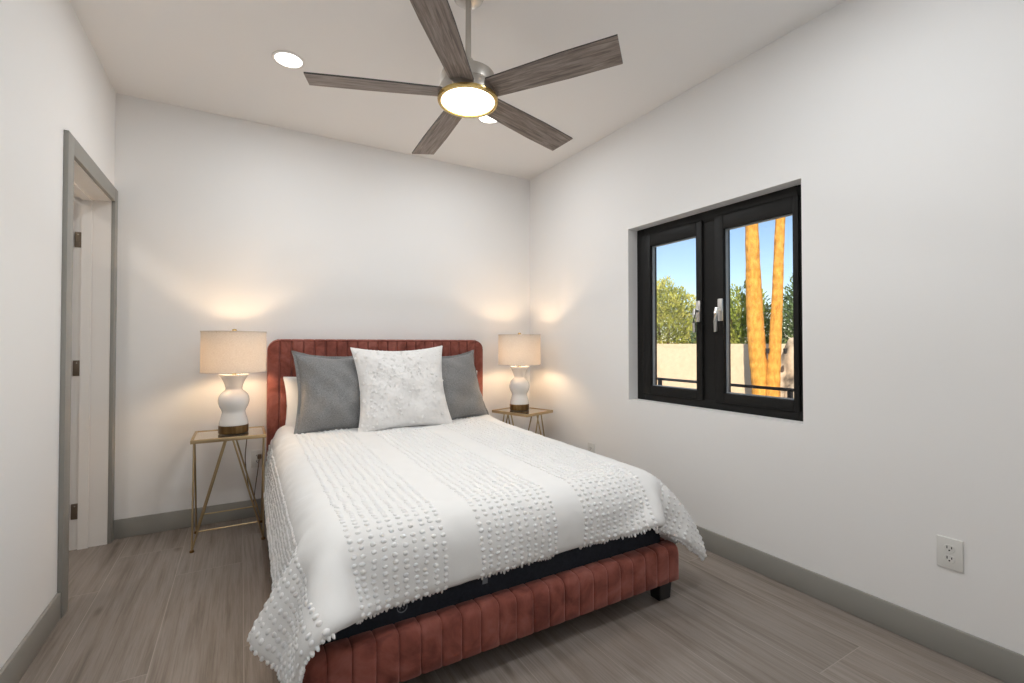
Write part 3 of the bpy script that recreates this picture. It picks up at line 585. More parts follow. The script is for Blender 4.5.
802,-1400,218,19,-1,41,5,0,44,9,-1,43,10,-1,43,6,0,43,6,0,44,12,0,43,31,0,32,39,0,19,44,1,6,44,1,-2,44,0,2,44,1,-4,44,1,2,44,1,0,45,1,-1,44,1,5,44,1,-3,44,1,0,44,0,3,44,2,-4,44,0,1,44,0,0,45,0,0,44,0,-1,44,0,-1,44,0,-1,44,0,3,45,1,-2,44,0,3,44,0,-2,44,0,3,44,0,-4,44,0,1,44,0,1,44,0,3,45,1,0,44,0,-4,44,0,0,44,1,1,44,0,-4,39,1,-22,28,1,-34,10,2,-43,12,1,-43,5,2,-44,11,1,-42,9,1,-43,8,2,-44,7,1,-43,6,1,-44,
805,-1444,217,14,-1,42,10,-1,43,9,-1,43,5,0,43,6,0,44,6,-1,44,17,1,40,27,0,35,40,0,18,44,1,3,44,0,3,44,1,-1,44,1,-2,44,1,2,44,1,-2,45,1,3,44,0,1,44,1,-1,44,1,-2,44,1,1,44,1,3,44,1,-3,44,0,1,45,0,1,44,0,-2,44,0,2,44,0,-3,44,0,7,45,1,-6,44,0,1,44,0,1,44,0,-1,44,0,2,44,0,-1,45,0,-4,44,0,0,44,1,2,44,0,0,44,0,1,44,1,-3,44,0,-5,39,1,-19,29,1,-34,14,2,-42,8,1,-44,9,2,-43,7,1,-43,5,1,-44,14,2,-42,5,1,-44,8,1,-43,
804,-1489,216,10,-1,43,17,-1,41,5,-1,44,6,0,44,12,0,43,3,0,44,13,0,42,29,0,32,40,0,19,44,1,4,44,1,0,44,1,0,44,1,0,44,0,0,44,1,2,45,1,-1,44,1,-2,44,1,5,44,1,-1,44,1,-3,44,1,3,44,1,0,45,0,-3,44,0,-1,44,0,1,44,0,-1,44,0,3,44,0,-3,45,0,1,44,1,0,44,0,1,44,0,0,44,0,-1,45,0,-1,44,0,3,44,0,0,44,1,-1,44,0,2,44,0,-3,44,1,1,44,0,-5,39,1,-21,26,1,-35,18,2,-41,5,1,-44,6,2,-44,8,1,-43,13,1,-42,12,1,-43,2,2,-44,7,1,-43,
807,-1534,215,10,-1,43,13,0,42,7,-1,43,6,-1,44,9,0,43,6,0,44,12,0,42,28,0,35,41,1,16,44,0,3,44,1,4,44,1,-4,44,1,1,44,1,1,44,1,-2,44,1,4,45,1,-2,44,1,-2,44,1,4,44,1,-4,44,1,1,44,1,3,45,0,-4,44,0,3,44,0,2,44,0,-2,44,0,-1,45,0,-1,44,0,1,44,1,-2,44,0,0,44,0,1,44,0,4,45,0,2,44,0,-5,44,0,-2,44,0,4,44,1,0,44,0,-3,45,0,2,43,0,-7,41,2,-19,25,1,-36,10,2,-43,13,1,-42,7,2,-43,9,1,-43,8,1,-44,10,1,-42,10,2,-43,3,1,-44,
805,-1579,214,13,0,42,12,-1,43,5,-1,44,8,0,43,5,0,44,6,0,44,16,0,42,28,0,33,41,0,18,44,1,3,44,1,2,44,1,-2,44,1,2,44,0,2,44,2,-2,44,1,-2,44,1,3,45,1,-3,44,1,1,44,1,1,44,1,-2,44,1,0,44,0,0,44,0,0,45,0,1,44,0,3,44,0,-3,45,0,1,44,0,2,44,0,-3,44,1,-1,45,0,0,44,0,2,44,0,-1,44,0,-2,44,0,0,44,0,4,44,1,-3,45,0,1,44,0,0,43,1,-6,40,1,-19,24,1,-37,15,2,-41,11,1,-43,5,1,-43,10,2,-43,10,1,-43,13,1,-43,0,2,-44,5,1,-44,
798,-1623,216,17,-1,40,10,-1,43,11,-1,43,5,0,44,10,0,43,5,0,44,12,0,42,31,0,32,40,1,19,44,0,6,44,1,1,44,1,3,44,1,-6,44,1,0,44,1,0,44,2,2,45,1,-2,44,0,6,44,2,-7,44,1,2,44,1,-1,44,1,0,45,0,-1,44,0,2,44,0,2,44,0,1,45,0,-5,44,0,2,44,0,2,44,1,0,44,0,-3,45,0,1,44,0,1,44,0,-3,44,0,1,44,0,-2,45,0,3,44,1,0,44,0,-2,44,0,3,44,1,-6,38,1,-23,25,1,-35,17,1,-40,7,2,-44,9,2,-43,7,1,-44,13,1,-42,8,1,-43,7,2,-43,4,1,-44,
803,-1668,213,11,-1,43,13,0,42,8,-1,43,7,-1,44,5,0,43,11,0,44,11,0,42,29,1,34,41,0,16,43,1,9,45,1,-2,44,1,-1,44,1,-1,44,1,0,44,1,1,44,1,3,44,1,-4,45,2,-1,44,1,1,44,1,3,44,1,-4,44,1,4,45,0,-1,44,0,-3,44,0,4,44,0,-4,45,0,3,44,0,-3,44,0,1,44,0,1,45,1,3,44,0,-4,44,0,-1,44,0,4,44,0,2,45,0,-6,44,0,1,44,0,3,44,1,-3,44,0,3,44,1,-7,39,0,-22,24,2,-35,15,1,-42,10,2,-43,4,1,-44,10,2,-43,13,1,-42,10,1,-43,2,2,-44,8,1,-43,
806,-1712,212,9,-1,43,13,-1,42,9,-1,43,5,0,44,6,0,43,8,0,44,16,0,40,28,0,34,37,0,24,45,1,-2,44,1,0,45,1,3,44,1,1,44,2,-2,44,1,-2,44,1,5,44,1,-3,45,1,-1,44,1,1,44,2,-2,44,1,5,44,1,-1,45,0,-4,44,0,5,44,0,-2,44,0,-1,45,0,0,44,0,-2,44,0,0,44,0,2,45,1,1,44,0,-2,44,0,2,44,0,-2,45,0,6,44,0,-6,44,0,1,44,0,-1,44,0,3,44,1,0,44,0,-8,37,2,-22,28,1,-34,10,1,-43,9,2,-42,12,1,-43,6,2,-44,15,1,-42,6,1,-43,10,2,-43,4,1,-44,
808,-1757,211,11,-1,42,9,-1,43,12,0,43,5,-1,43,2,0,45,9,0,43,15,0,41,28,0,34,39,1,21,44,1,1,45,1,3,44,1,-1,44,1,0,44,1,-2,44,1,1,44,2,4,44,1,-2,45,1,-2,44,1,0,44,1,1,44,2,0,44,1,1,45,0,-2,44,0,7,44,0,-4,45,0,1,44,0,-5,44,0,0,44,0,2,44,0,-2,45,0,2,44,1,0,44,0,0,45,0,-3,44,0,2,44,0,0,44,0,1,44,0,4,45,0,-3,44,1,-1,43,0,-6,37,1,-23,30,1,-33,10,2,-43,11,2,-43,7,1,-43,7,2,-44,14,1,-42,6,1,-44,9,2,-43,9,1,-43,
806,-1801,210,11,-1,43,12,-1,42,11,-1,43,7,0,43,4,0,44,4,0,44,17,0,41,24,0,37,42,0,17,44,1,3,44,1,3,45,1,2,44,2,-4,44,1,-1,44,1,0,44,1,-1,44,2,2,45,1,-2,44,1,0,44,1,2,44,2,1,44,1,-2,45,0,4,44,0,0,44,0,-1,44,0,-1,45,0,0,44,0,-2,44,0,-1,45,0,4,44,0,-2,44,1,0,44,0,2,45,0,-1,44,0,-2,44,0,1,44,0,2,45,0,1,44,0,-2,44,0,0,44,1,-7,38,1,-22,28,2,-34,11,1,-43,11,2,-43,7,2,-43,8,1,-44,10,1,-42,11,2,-43,3,0,-44,12,2,-43,
803,-1846,210,15,-1,42,13,-1,42,10,-1,43,7,0,43,3,0,44,4,0,44,16,0,42,28,0,33,39,1,19,44,0,7,44,2,-2,44,1,1,45,1,-2,44,1,1,44,2,-2,44,1,0,44,1,1,45,2,2,44,1,1,44,1,-2,44,2,0,44,0,3,45,1,-4,44,0,3,44,0,0,44,0,-2,45,0,-1,44,0,2,44,0,-1,45,0,1,44,0,-2,44,0,-1,44,1,1,45,0,3,44,0,-4,44,0,0,45,0,3,44,0,-1,44,0,0,44,0,3,44,1,-8,38,1,-23,27,1,-35,12,2,-42,11,2,-43,7,1,-43,9,2,-43,10,1,-44,11,1,-42,9,2,-43,4,1,-44,
787,-1888,215,16,-1,41,13,0,42,19,-4,39,5,0,44,10,0,43,8,0,43,11,0,43,28,-1,34,40,0,21,45,2,0,44,1,0,44,1,0,44,2,1,45,1,-1,44,1,1,44,2,1,44,1,-1,45,1,1,44,2,-3,44,1,3,44,2,0,44,1,-2,45,0,0,44,0,1,44,0,1,44,0,-1,45,0,-2,44,0,5,44,0,-3,45,0,3,44,0,-1,44,1,-2,45,0,0,44,0,2,44,0,-2,44,0,-1,45,0,0,44,0,0,44,0,0,44,0,2,44,0,-8,39,2,-20,25,2,-36,15,1,-42,7,2,-44,7,2,-43,11,1,-43,11,1,-42,9,2,-43,10,1,-44,5,1,-43,
756,-1917,226,21,-7,38,17,-3,41,18,-3,40,18,-3,40,18,-4,39,11,0,42,13,0,42,27,-1,32,38,0,21,45,1,3,44,1,4,44,2,-2,44,1,0,45,2,2,44,1,-2,44,2,-1,44,1,0,45,1,0,44,2,0,44,1,3,44,1,-2,44,2,-2,45,0,3,44,0,-3,44,0,1,45,0,-1,44,0,2,44,0,-2,44,0,0,45,0,3,44,0,-1,44,1,-1,45,0,1,44,0,1,44,0,1,44,0,-4,45,0,2,44,0,-1,44,0,4,45,0,-3,43,0,-7,38,2,-22,26,1,-36,17,2,-41,5,2,-44,5,2,-44,11,1,-42,9,1,-44,13,2,-42,11,1,-43,3,1,-44,
725,-1947,238,22,-9,37,19,-4,39,19,-5,40,20,-5,39,23,-5,38,20,-4,38,16,-2,41,33,-2,30,40,0,21,44,1,3,45,1,-2,44,2,2,44,2,1,45,1,3,44,2,-3,44,1,3,44,2,-5,45,1,0,44,2,1,44,1,-1,44,2,0,45,0,3,44,1,0,44,0,1,44,0,1,45,0,-3,44,0,0,44,0,0,44,0,1,45,0,1,44,0,-4,44,1,0,45,0,7,44,0,0,44,0,-4,44,0,1,45,0,0,44,-1,-1,44,0,-3,45,0,0,43,0,-5,39,2,-21,28,3,-36,8,2,-43,6,1,-44,9,2,-43,10,1,-43,12,2,-43,13,1,-42,12,1,-42,5,1,-44,
708,-1988,240,21,-6,39,23,-6,37,20,-7,39,22,-5,37,23,-5,38,21,-4,39,28,-4,35,31,-3,32,39,0,22,45,1,4,45,2,1,44,2,2,44,2,-3,45,1,2,44,1,2,44,2,-2,45,1,2,44,2,-3,44,1,2,44,2,0,44,1,1,44,1,-4,45,1,3,44,0,2,44,0,-2,45,0,1,44,0,-1,44,0,-3,44,0,3,45,0,-2,44,0,5,44,1,1,45,0,-2,44,0,-2,44,0,-1,44,0,2,45,0,1,44,-1,-1,45,0,0,44,0,-2,45,0,-7,38,2,-22,24,3,-36,16,2,-42,3,2,-44,10,1,-43,12,2,-43,12,1,-42,13,1,-42,10,2,-43,9,1,-43,
721,-2028,227,21,-7,38,24,-3,36,22,-7,38,22,-5,38,22,-4,38,23,-4,37,14,-10,42,29,-4,35,39,-1,21,44,2,5,45,2,2,45,2,2,44,2,-1,44,1,0,44,2,1,45,1,0,44,1,3,44,2,1,44,1,-1,44,3,-3,45,0,3,44,1,1,44,1,-2,44,0,-1,44,0,0,44,0,2,45,0,1,44,1,-3,44,0,0,45,-1,2,44,0,3,44,1,-2,44,0,0,45,0,0,44,0,1,44,0,0,45,0,0,44,0,-5,44,-1,2,45,-1,-1,45,0,-7,39,3,-22,28,4,-34,20,4,-39,9,1,-43,11,2,-42,14,4,-42,11,0,-43,12,1,-42,18,7,-40,13,3,-42,
752,-2051,205,20,-8,38,23,-5,37,19,-10,39,21,-7,38,18,-8,39,16,-9,40,10,-9,42,23,-7,35,39,0,19,43,5,2,44,0,3,44,2,0,44,3,0,44,0,3,44,1,0,44,3,0,44,0,2,44,1,1,44,2,2,45,1,1,44,1,-1,44,2,1,44,0,-1,44,-1,1,44,0,2,45,2,-3,44,0,0,44,0,0,44,0,0,44,0,1,45,0,1,44,0,0,44,0,1,44,1,-3,44,-1,2,44,0,0,44,1,-1,45,-3,3,44,1,-3,44,-1,-2,44,-1,-6,41,2,-17,35,4,-28,29,6,-33,21,8,-38,10,1,-43,11,1,-43,18,8,-40,13,1,-42,18,9,-39,16,4,-41,
780,-2078,183,21,-9,38,17,-10,39,15,-12,40,14,-11,41,10,-10,41,10,-11,42,9,-9,42,28,-6,33,40,13,1,42,11,-2,43,-1,2,44,1,2,43,-2,2,44,2,1,44,1,2,44,1,1,45,0,2,44,4,-1,44,-2,3,44,2,1,44,-1,3,44,3,-2,44,-2,2,44,1,-1,44,1,0,45,-1,1,44,0,0,44,1,-1,44,-1,2,44,2,-1,44,0,0,45,0,0,44,-2,2,44,1,-2,44,1,1,43,-3,2,44,3,-2,44,-1,1,43,-7,5,43,-1,-3,42,3,-9,37,11,-21,40,-11,-15,36,4,-26,30,8,-31,25,9,-34,18,7,-39,18,9,-39,18,11,-38,16,5,-41,18,9,-39,
796,-2116,166,9,-13,42,8,-12,41,18,-11,39,11,-11,41,9,-10,42,6,-10,43,18,-10,39,39,5,17,33,27,-11,39,19,-5,43,0,3,44,-3,2,44,0,2,44,0,1,44,-2,2,44,2,2,44,3,1,44,-2,2,44,0,2,44,2,1,44,0,2,44,1,1,44,-1,0,44,-3,1,45,-1,1,44,5,-2,44,-2,1,44,0,0,44,-2,2,44,3,-2,44,-1,2,44,-1,0,44,0,0,44,-1,1,44,-2,3,44,3,-4,43,-5,5,43,-2,2,42,-9,5,42,-6,2,35,16,-18,31,19,-22,39,-13,-13,38,-6,-21,40,-4,-19,33,5,-29,32,9,-29,26,13,-33,23,12,-36,22,17,-34,19,8,-39,
797,-2160,153,14,-11,41,3,-12,42,13,-12,41,9,-11,42,6,-10,42,11,-10,42,32,-4,28,39,17,3,28,31,-13,34,25,-8,43,9,0,44,0,2,44,-1,2,44,0,1,44,2,2,44,-4,2,44,5,2,44,-2,1,44,-1,2,44,-1,2,44,2,1,44,-2,1,44,1,0,44,-1,1,45,0,0,44,0,1,44,3,-1,44,0,1,44,-3,3,44,3,-1,44,0,0,45,1,1,44,0,-3,44,-1,1,43,-3,4,43,-4,0,43,-4,5,42,-11,2,39,-17,12,42,-7,0,24,28,-22,28,27,-19,39,-3,-16,39,-9,-19,36,-15,-20,37,-8,-20,36,4,-26,34,8,-27,29,8,-32,29,14,-30,27,11,-35,
803,-2202,140,5,-12,42,7,-12,42,8,-12,41,7,-10,42,4,-10,43,24,-9,36,40,3,19,34,26,-7,25,33,-15,33,28,-10,40,17,-3,44,6,1,44,3,1,43,-1,2,44,2,2,44,-6,2,44,9,1,44,-5,2,44,1,2,44,-1,1,44,4,2,44,-2,1,44,-3,1,45,3,0,44,2,0,44,2,0,44,-1,1,44,-1,2,44,2,-1,44,2,0,44,0,0,44,-1,1,44,-2,1,44,-2,1,43,-6,-2,44,-9,3,42,-11,7,37,-20,10,35,-19,15,44,0,-8,22,33,-18,20,32,-21,38,11,-23,39,-6,-16,33,-21,-18,34,-20,-19,37,-3,-24,35,5,-25,34,4,-28,32,8,-30,31,13,-28,
803,-2245,128,6,-12,42,4,-12,42,5,-12,42,4,-10,42,18,-8,39,31,-4,29,40,11,10,29,30,-13,24,34,-15,29,31,-12,39,20,-5,42,14,-2,44,6,1,44,1,2,44,2,2,44,-2,2,43,3,1,44,-2,2,44,3,2,44,-1,1,44,2,2,44,-4,1,44,3,0,45,0,1,43,1,0,45,1,1,43,0,1,45,3,0,44,1,1,44,1,0,44,-1,1,44,-2,1,43,-6,-1,43,-8,4,42,-10,3,45,-13,3,38,-18,6,37,-20,16,39,-19,10,40,8,-8,20,32,-21,16,36,-18,31,23,-22,38,0,-19,33,-25,-15,32,-26,-16,34,-6,-26,35,1,-28,36,2,-25,35,5,-25,31,7,-31
]
PD = np.cumsum(np.array(DRAPE, float).reshape(NT, NS, 3), axis=1) / 1000.0

def catmull(P, axis, t):
    n = P.shape[axis]; i = np.clip(np.floor(t).astype(int), 0, n - 2); f = t - i
    g = lambda k: np.take(P, np.clip(i + k, 0, n - 1), axis=axis)
    sh = [1] * P.ndim; sh[axis] = len(t); f = f.reshape(sh)
    return 0.5 * (2 * g(0) + (g(1) - g(-1)) * f + (2 * g(-1) - 5 * g(0) + 4 * g(1) - g(2)) * f ** 2 + (3 * g(0) - 3 * g(1) + g(2) - g(-1)) * f ** 3)
def refine(P, k):
    P = catmull(P, 0, np.linspace(0, P.shape[0] - 1, (P.shape[0] - 1) * k + 1))
    return catmull(P, 1, np.linspace(0, P.shape[1] - 1, (P.shape[1] - 1) * k + 1))
PF = refine(PD, 3)
FT, FS = PF.shape[:2]
du = np.gradient(PF, axis=1); dv = np.gradient(PF, axis=0)
NF = np.cross(dv, du); NF /= np.linalg.norm(NF, axis=2, keepdims=True) + 1e-9
if NF[FT // 3, FS // 2, 2] < 0: NF = -NF
THK = 0.026
duv_root = empty('comforter', (1.63, -1.2, 0.56))
tag(duv_root, 'white tufted comforter with fuzzy striped bands draped over the bed', 'comforter')
dinv = Matrix.Translation(-Vector(duv_root.location))
def comforter():
    edge_t = np.minimum(np.arange(FT), np.arange(FT)[::-1])[:, None] * np.ones((1, FS)); edge_s = np.minimum(np.arange(FS), np.arange(FS)[::-1])[None, :] * np.ones((FT, 1))
    e = np.clip(np.minimum(edge_t, edge_s) / 3.0, 0, 1); e = np.sqrt(1 - (1 - e) ** 2)
    ou = PF + NF * (THK * (0.3 + 0.7 * e))[..., None]; inn = PF - NF * (0.004 * e)[..., None]
    bm = bmesh.new()
    A = [[bm.verts.new(ou[j, i]) for i in range(FS)] for j in range(FT)]
    B = [[bm.verts.new(inn[j, i]) for i in range(FS)] for j in range(FT)]
    for j in range(FT - 1):
        for i in range(FS - 1):
            bm.faces.new((A[j][i], A[j][i + 1], A[j + 1][i + 1], A[j + 1][i]))
            bm.faces.new((B[j][i], B[j + 1][i], B[j + 1][i + 1], B[j][i + 1]))
    for j in range(FT - 1):
        bm.faces.new((A[j][0], A[j + 1][0], B[j + 1][0], B[j][0])); bm.faces.new((A[j][-1], B[j][-1], B[j + 1][-1], A[j + 1][-1]))
    for i in range(FS - 1):
        bm.faces.new((A[0][i], B[0][i], B[0][i + 1], A[0][i + 1])); bm.faces.new((A[-1][i], A[-1][i + 1], B[-1][i + 1], B[-1][i]))
    o = obj('quilt', bm, M['quilted'], duv_root, True); o.matrix_parent_inverse = dinv
    return ou
OUT = comforter()
def on_cloth(s, t):
    """surface point, normal and lengthwise direction at cloth coordinates (s across, t along)"""
    fi = (s - S0) / (S1 - S0) * (FS - 1); fj = (t - T0) / (T1 - T0) * (FT - 1)
    i = min(max(int(fi), 0), FS - 2); j = min(max(int(fj), 0), FT - 2); a, b = fi - i, fj - j
    p = (OUT[j, i] * (1 - a) + OUT[j, i + 1] * a) * (1 - b) + (OUT[j + 1, i] * (1 - a) + OUT[j + 1, i + 1] * a) * b
    n = NF[j, i]; d = dv[j, i]; d = d / (np.linalg.norm(d) + 1e-9)
    return p, n, d
BANDS = ((S0 + 0.015, 0.825), (0.975, 1.285), (1.430, 1.755), (1.905, 2.255), (2.405, S1 - 0.015))
def tufts():
    rng = random.Random(5)
    base_ring = []
    # low blob: 2 rings of 6 + a top
    tmpl = []
    for q, (rr, zz) in enumerate(((1.0, 0.0), (0.86, 0.52), (0.5, 0.88))):
        tmpl += [(rr * math.cos(2 * math.pi * (k + q * .5) / 8), rr * math.sin(2 * math.pi * (k + q * .5) / 8), zz) for k in range(8)]
    tmpl.append((0, 0, 1.0))
    faces = []
    for q in (0, 8):
        for k in range(8): faces += [(q + k, q + (k + 1) % 8, q + 8 + k), (q + (k + 1) % 8, q + 8 + (k + 1) % 8, q + 8 + k)]
    faces += [(16 + k, 16 + (k + 1) % 8, 24) for k in range(8)]
    V, F = [], []
    def put(p, n, d, ra, rb, h):
        c = np.cross(n, d); o = len(V)
        for (x, y, z) in tmpl:
            jx, jy = x * (1 + rng.uniform(-.13, .13)), y * (1 + rng.uniform(-.13, .13))
            V.append(p - n * 0.002 + d * ra * jx + c * rb * jy + n * h * z * (1 + rng.uniform(-.1, .1)))
        F.extend([tuple(o + q for q in f) for f in faces])
    for b0, b1 in BANDS:
        n = max(2, int(round((b1 - b0) / 0.033)))
        for c in range(n + 1):
            s = b0 + (b1 - b0) * c / n
            off = (c % 2) * 0.12
            k = 0
            while True:
                t = T0 - 0.008 - (k + off) * 0.0205
                k += 1
                if t < T1 + 0.006: break
                p, nn, d = on_cloth(s + rng.uniform(-.003, .003), t + rng.uniform(-.003, .003))
                put(p, nn, d, rng.uniform(.0078, .0094), rng.uniform(.0094, .0118), rng.uniform(.0055, .0078))
    # fuzzy hem: little tufts along the edge inside each band
    for b0, b1 in BANDS:
        s = b0 - 0.01
        while s < b1 + 0.01:
            p, nn, d = on_cloth(s, T1 + 0.004)
            put(p - nn * 0.008, d, nn, rng.uniform(.005, .009), rng.uniform(.005, .008), rng.uniform(.010, .02)); s += rng.uniform(.010, .018)
    for edge, sg in ((S0, -1), (S1, 1)):
        t = T0 - 0.01
        while t > T1:
            p, nn, d = on_cloth(edge - sg * 0.003, t); c = np.cross(nn, d)
            q0, _, _ = on_cloth(edge - sg * 0.02, t); out = p - q0; out /= np.linalg.norm(out) + 1e-9
            put(p - nn * 0.006, out, nn, rng.uniform(.005, .009), rng.uniform(.005, .008), rng.uniform(.010, .02)); t -= rng.uniform(.012, .022)
    me = bpy.data.meshes.new('tufts'); me.from_pydata([tuple(v) for v in V], [], F); me.update()
    me.materials.append(M['tuft'])
    for p in me.polygons: p.use_smooth = True
    o = bpy.data.objects.new('tufts', me); COL.objects.link(o); o.parent = duv_root; o.matrix_parent_inverse = dinv
    o['kind'] = 'stuff'; o['label'] = 'rows of small fuzzy cotton tufts'
tufts()

# ------------------------------------------------------------------ pillows
def pillow_mesh(w, h, th, seed, n=34, corner=0.06, wr=0.006, sag=0.0):
    rng = np.random.default_rng(seed)
    ph = rng.uniform(0, 6.28, 8); fr = rng.uniform(3, 9, 8)
    u = np.sin(np.linspace(-1, 1, n + 1) * math.pi / 2); U, V = np.meshgrid(u, u)
    X = w / 2 * U * (1 - corner * (1 - V ** 2)); Z = h / 2 * V * (1 - corner * (1 - U ** 2))
    prof = (np.clip(1 - np.abs(U) ** 2.4, 0, 1) * np.clip(1 - np.abs(V) ** 2.4, 0, 1)) ** 0.5
    prof = prof * (1 - 0.22 * sag * V)
    wv = wr * (np.sin(fr[0] * U + ph[0] + 3 * V) * np.sin(fr[1] * V + ph[1]) + 0.6 * np.sin(fr[2] * U * V * 1.5 + ph[2] + fr[3] * V))
    Yf = -(th / 2 * prof + wv * np.sqrt(prof)); Yb = th / 2 * prof * 0.8 + wv * 0.4 * np.sqrt(prof)
    return X, Z, Yf, Yb
def pillow(name, mats, w, h, th, seed, loc, tilt, yaw, roll=0.0, flange=0.0, **kw):
    root = empty(name, loc, (tilt, roll, yaw)); root.rotation_mode = 'XYZ'
    X, Z, Yf, Yb = pillow_mesh(w, h, th, seed, **kw)
    n = X.shape[0]; bm = bmesh.new()
    A = [[bm.verts.new((X[j, i], Yf[j, i], Z[j, i] + h / 2)) for i in range(n)] for j in range(n)]
    B = [[A[j][i] if (i in (0, n - 1) or j in (0, n - 1)) else bm.verts.new((X[j, i], Yb[j, i], Z[j, i] + h / 2)) for i in range(n)] for j in range(n)]
    for j in range(n - 1):
        for i in range(n - 1):
            bm.faces.new((A[j][i], A[j][i + 1], A[j + 1][i + 1], A[j + 1][i]))
            q = (B[j][i], B[j + 1][i], B[j + 1][i + 1], B[j][i + 1])
            try: bm.faces.new(q)
            except ValueError: pass
    body = obj('pillow_body', bm, mats, root, True)
    per = [(j, 0) for j in range(n)] + [(n - 1, i) for i in range(1, n)] + [(j, n - 1) for j in range(n - 2, -1, -1)] + [(0, i) for i in range(n - 2, 0, -1)]
    if flange:
        # flat sewn flange all round
        bm = bmesh.new(); ins, outs = [], []
        for k, (j, i) in enumerate(per):
            p = Vector((X[j, i], 0, Z[j, i] + h / 2)); c = Vector((0, 0, h / 2)); d = p - c
            sx = w / 2 + flange; e = Vector((d.x * (1 + flange / (w / 2)), 0.006 * math.sin(k * 0.55 + seed) + 0.003 * math.sin(k * 1.3), h / 2 + d.z * (1 + flange / (h / 2))))
            ins.append((bm.verts.new(p + Vector((0, -0.004, 0))), bm.verts.new(p + Vector((0, 0.004, 0))))); outs.append((bm.verts.new(e + Vector((0, -0.003, 0))), bm.verts.new(e + Vector((0, 0.003, 0)))))
        m_ = len(per)
        for k in range(m_):
            l = (k + 1) % m_
            bm.faces.new((ins[k][0], ins[l][0], outs[l][0], outs[k][0])); bm.faces.new((ins[k][1], outs[k][1], outs[l][1], ins[l][1])); bm.faces.new((outs[k][0], outs[l][0], outs[l][1], outs[k][1]))
        obj('flange', bm, mats, root, True, 60)
    else:
        bm = bmesh.new(); tube(bm, [Vector((X[j, i], 0, Z[j, i] + h / 2)) for j, i in per] + [Vector((X[0, 0], 0, Z[0, 0] + h / 2))], 0.004, 6, cap=False)
        obj('piping', bm, mats, root, True)
    return root, (X, Z, Yf)

BEDTOP = 0.592
# sleeping pillows standing behind, against the headboard
p, _ = pillow('white_pillow', M['cotton'], 0.70, 0.38, 0.14, 11, (1.27, -0.235, BEDTOP), R(-12), 0)
tag(p, 'plain white sleeping pillow against the headboard, behind the grey pillow on the doorway side', 'pillow')
p, _ = pillow('white_pillow', M['cotton'], 0.70, 0.38, 0.14, 12, (2.035, -0.235, BEDTOP), R(-12), 0)
tag(p, 'plain white sleeping pillow against the headboard, behind the grey pillow on the window side', 'pillow')
p, _ = pillow('grey_throw_pillow', M['grey_fabric'], 0.50, 0.555, 0.20, 21, (1.222, -0.42, BEDTOP), R(-18), R(2), R(1.5), flange=0.021, corner=0.135, wr=0.012)
tag(p, 'square grey chenille throw pillow on the doorway side of the white textured pillow', 'pillow')
p, _ = pillow('grey_throw_pillow', M['grey_fabric'], 0.50, 0.545, 0.20, 22, (2.15, -0.40, BEDTOP), R(-18), R(14), R(-3), flange=0.021, corner=0.13, wr=0.012)
tag(p, 'square grey chenille throw pillow on the window side, half hidden by the white textured pillow', 'pillow')
pc, (X, Z, Yf) = pillow('white_accent_pillow', M['ruffled'], 0.67, 0.615, 0.20, 23, (1.665, -0.56, BEDTOP), R(-20), R(-1), R(-1), corner=0.12, wr=0.013)
tag(pc, 'large square white throw pillow with ruffled petal texture in front of the two grey pillows', 'pillow')
def petals():
    rng = random.Random(8); bm = bmesh.new(); n = X.shape[0]
    for k in range(300):
        u = rng.uniform(-.96, .96); v = rng.uniform(-.9, .97)
        # thick towards the upper left, sparse at the lower right
        if rng.random() > 0.20 + 0.8 * min(1, max(0, (0.5 - 0.6 * u + 0.75 * v))): continue
        i = int((math.asin(u) / (math.pi / 2) + 1) / 2 * (n - 1)); j = int((math.asin(v) / (math.pi / 2) + 1) / 2 * (n - 1))
        c = Vector((X[j, i], Yf[j, i] - 0.002, Z[j, i] + 0.30)) + Vector((rng.uniform(-.006, .006), 0, rng.uniform(-.006, .006)))
        a = rng.uniform(0, 6.28); L_, w_ = rng.uniform(.012, .020), rng.uniform(.006, .009)
        ax = Vector((math.cos(a), 0, math.sin(a))); bx = Vector((-math.sin(a), 0, math.cos(a))); lift = rng.uniform(.0005, .0025)
        prev = None
        for q in range(5):
            t = q / 4; ww = w_ * math.sin(math.pi * (0.12 + 0.8 * t)); yy = -lift * t * t - 0.001
            row = [bm.verts.new(c + ax * L_ * t - bx * ww + Vector((0, yy - 0.003, 0))), bm.verts.new(c + ax * L_ * t + Vector((0, yy, 0))), bm.verts.new(c + ax * L_ * t + bx * ww + Vector((0, yy - 0.003, 0)))]
            if prev:
                for z in range(2): bm.faces.new((prev[z], prev[z + 1], row[z + 1], row[z]))
            prev = row
    for k in range(34):
        u = rng.uniform(-.72, .62); i = int((math.asin(u) / (math.pi / 2) + 1) / 2 * (n - 1))
        c = Vector((X[n - 1, i], -0.004, Z[n - 1, i] + 0.30)); a = rng.uniform(-.5, .5)
        w_ = rng.uniform(.008, .013); h_ = rng.uniform(.006, .013); ax = Vector((math.sin(a), -0.25, math.cos(a))); bx = Vector((math.cos(a), 0, -math.sin(a)))
        vs = [c - bx * w_ - ax * .006, c - bx * w_ * .8 + ax * h_ * .6, c + ax * h_, c + bx * w_ * .8 + ax * h_ * .6, c + bx * w_ - ax * .006]
        bm.faces.new([bm.verts.new(v) for v in vs])
    o = obj('petals', bm, M['petal'], pc, True); o['kind'] = 'stuff'; o['label'] = 'loose fabric petals stitched over the front'
    md = o.modifiers.new('thickness', 'SOLIDIFY'); md.thickness = 0.0012
petals()

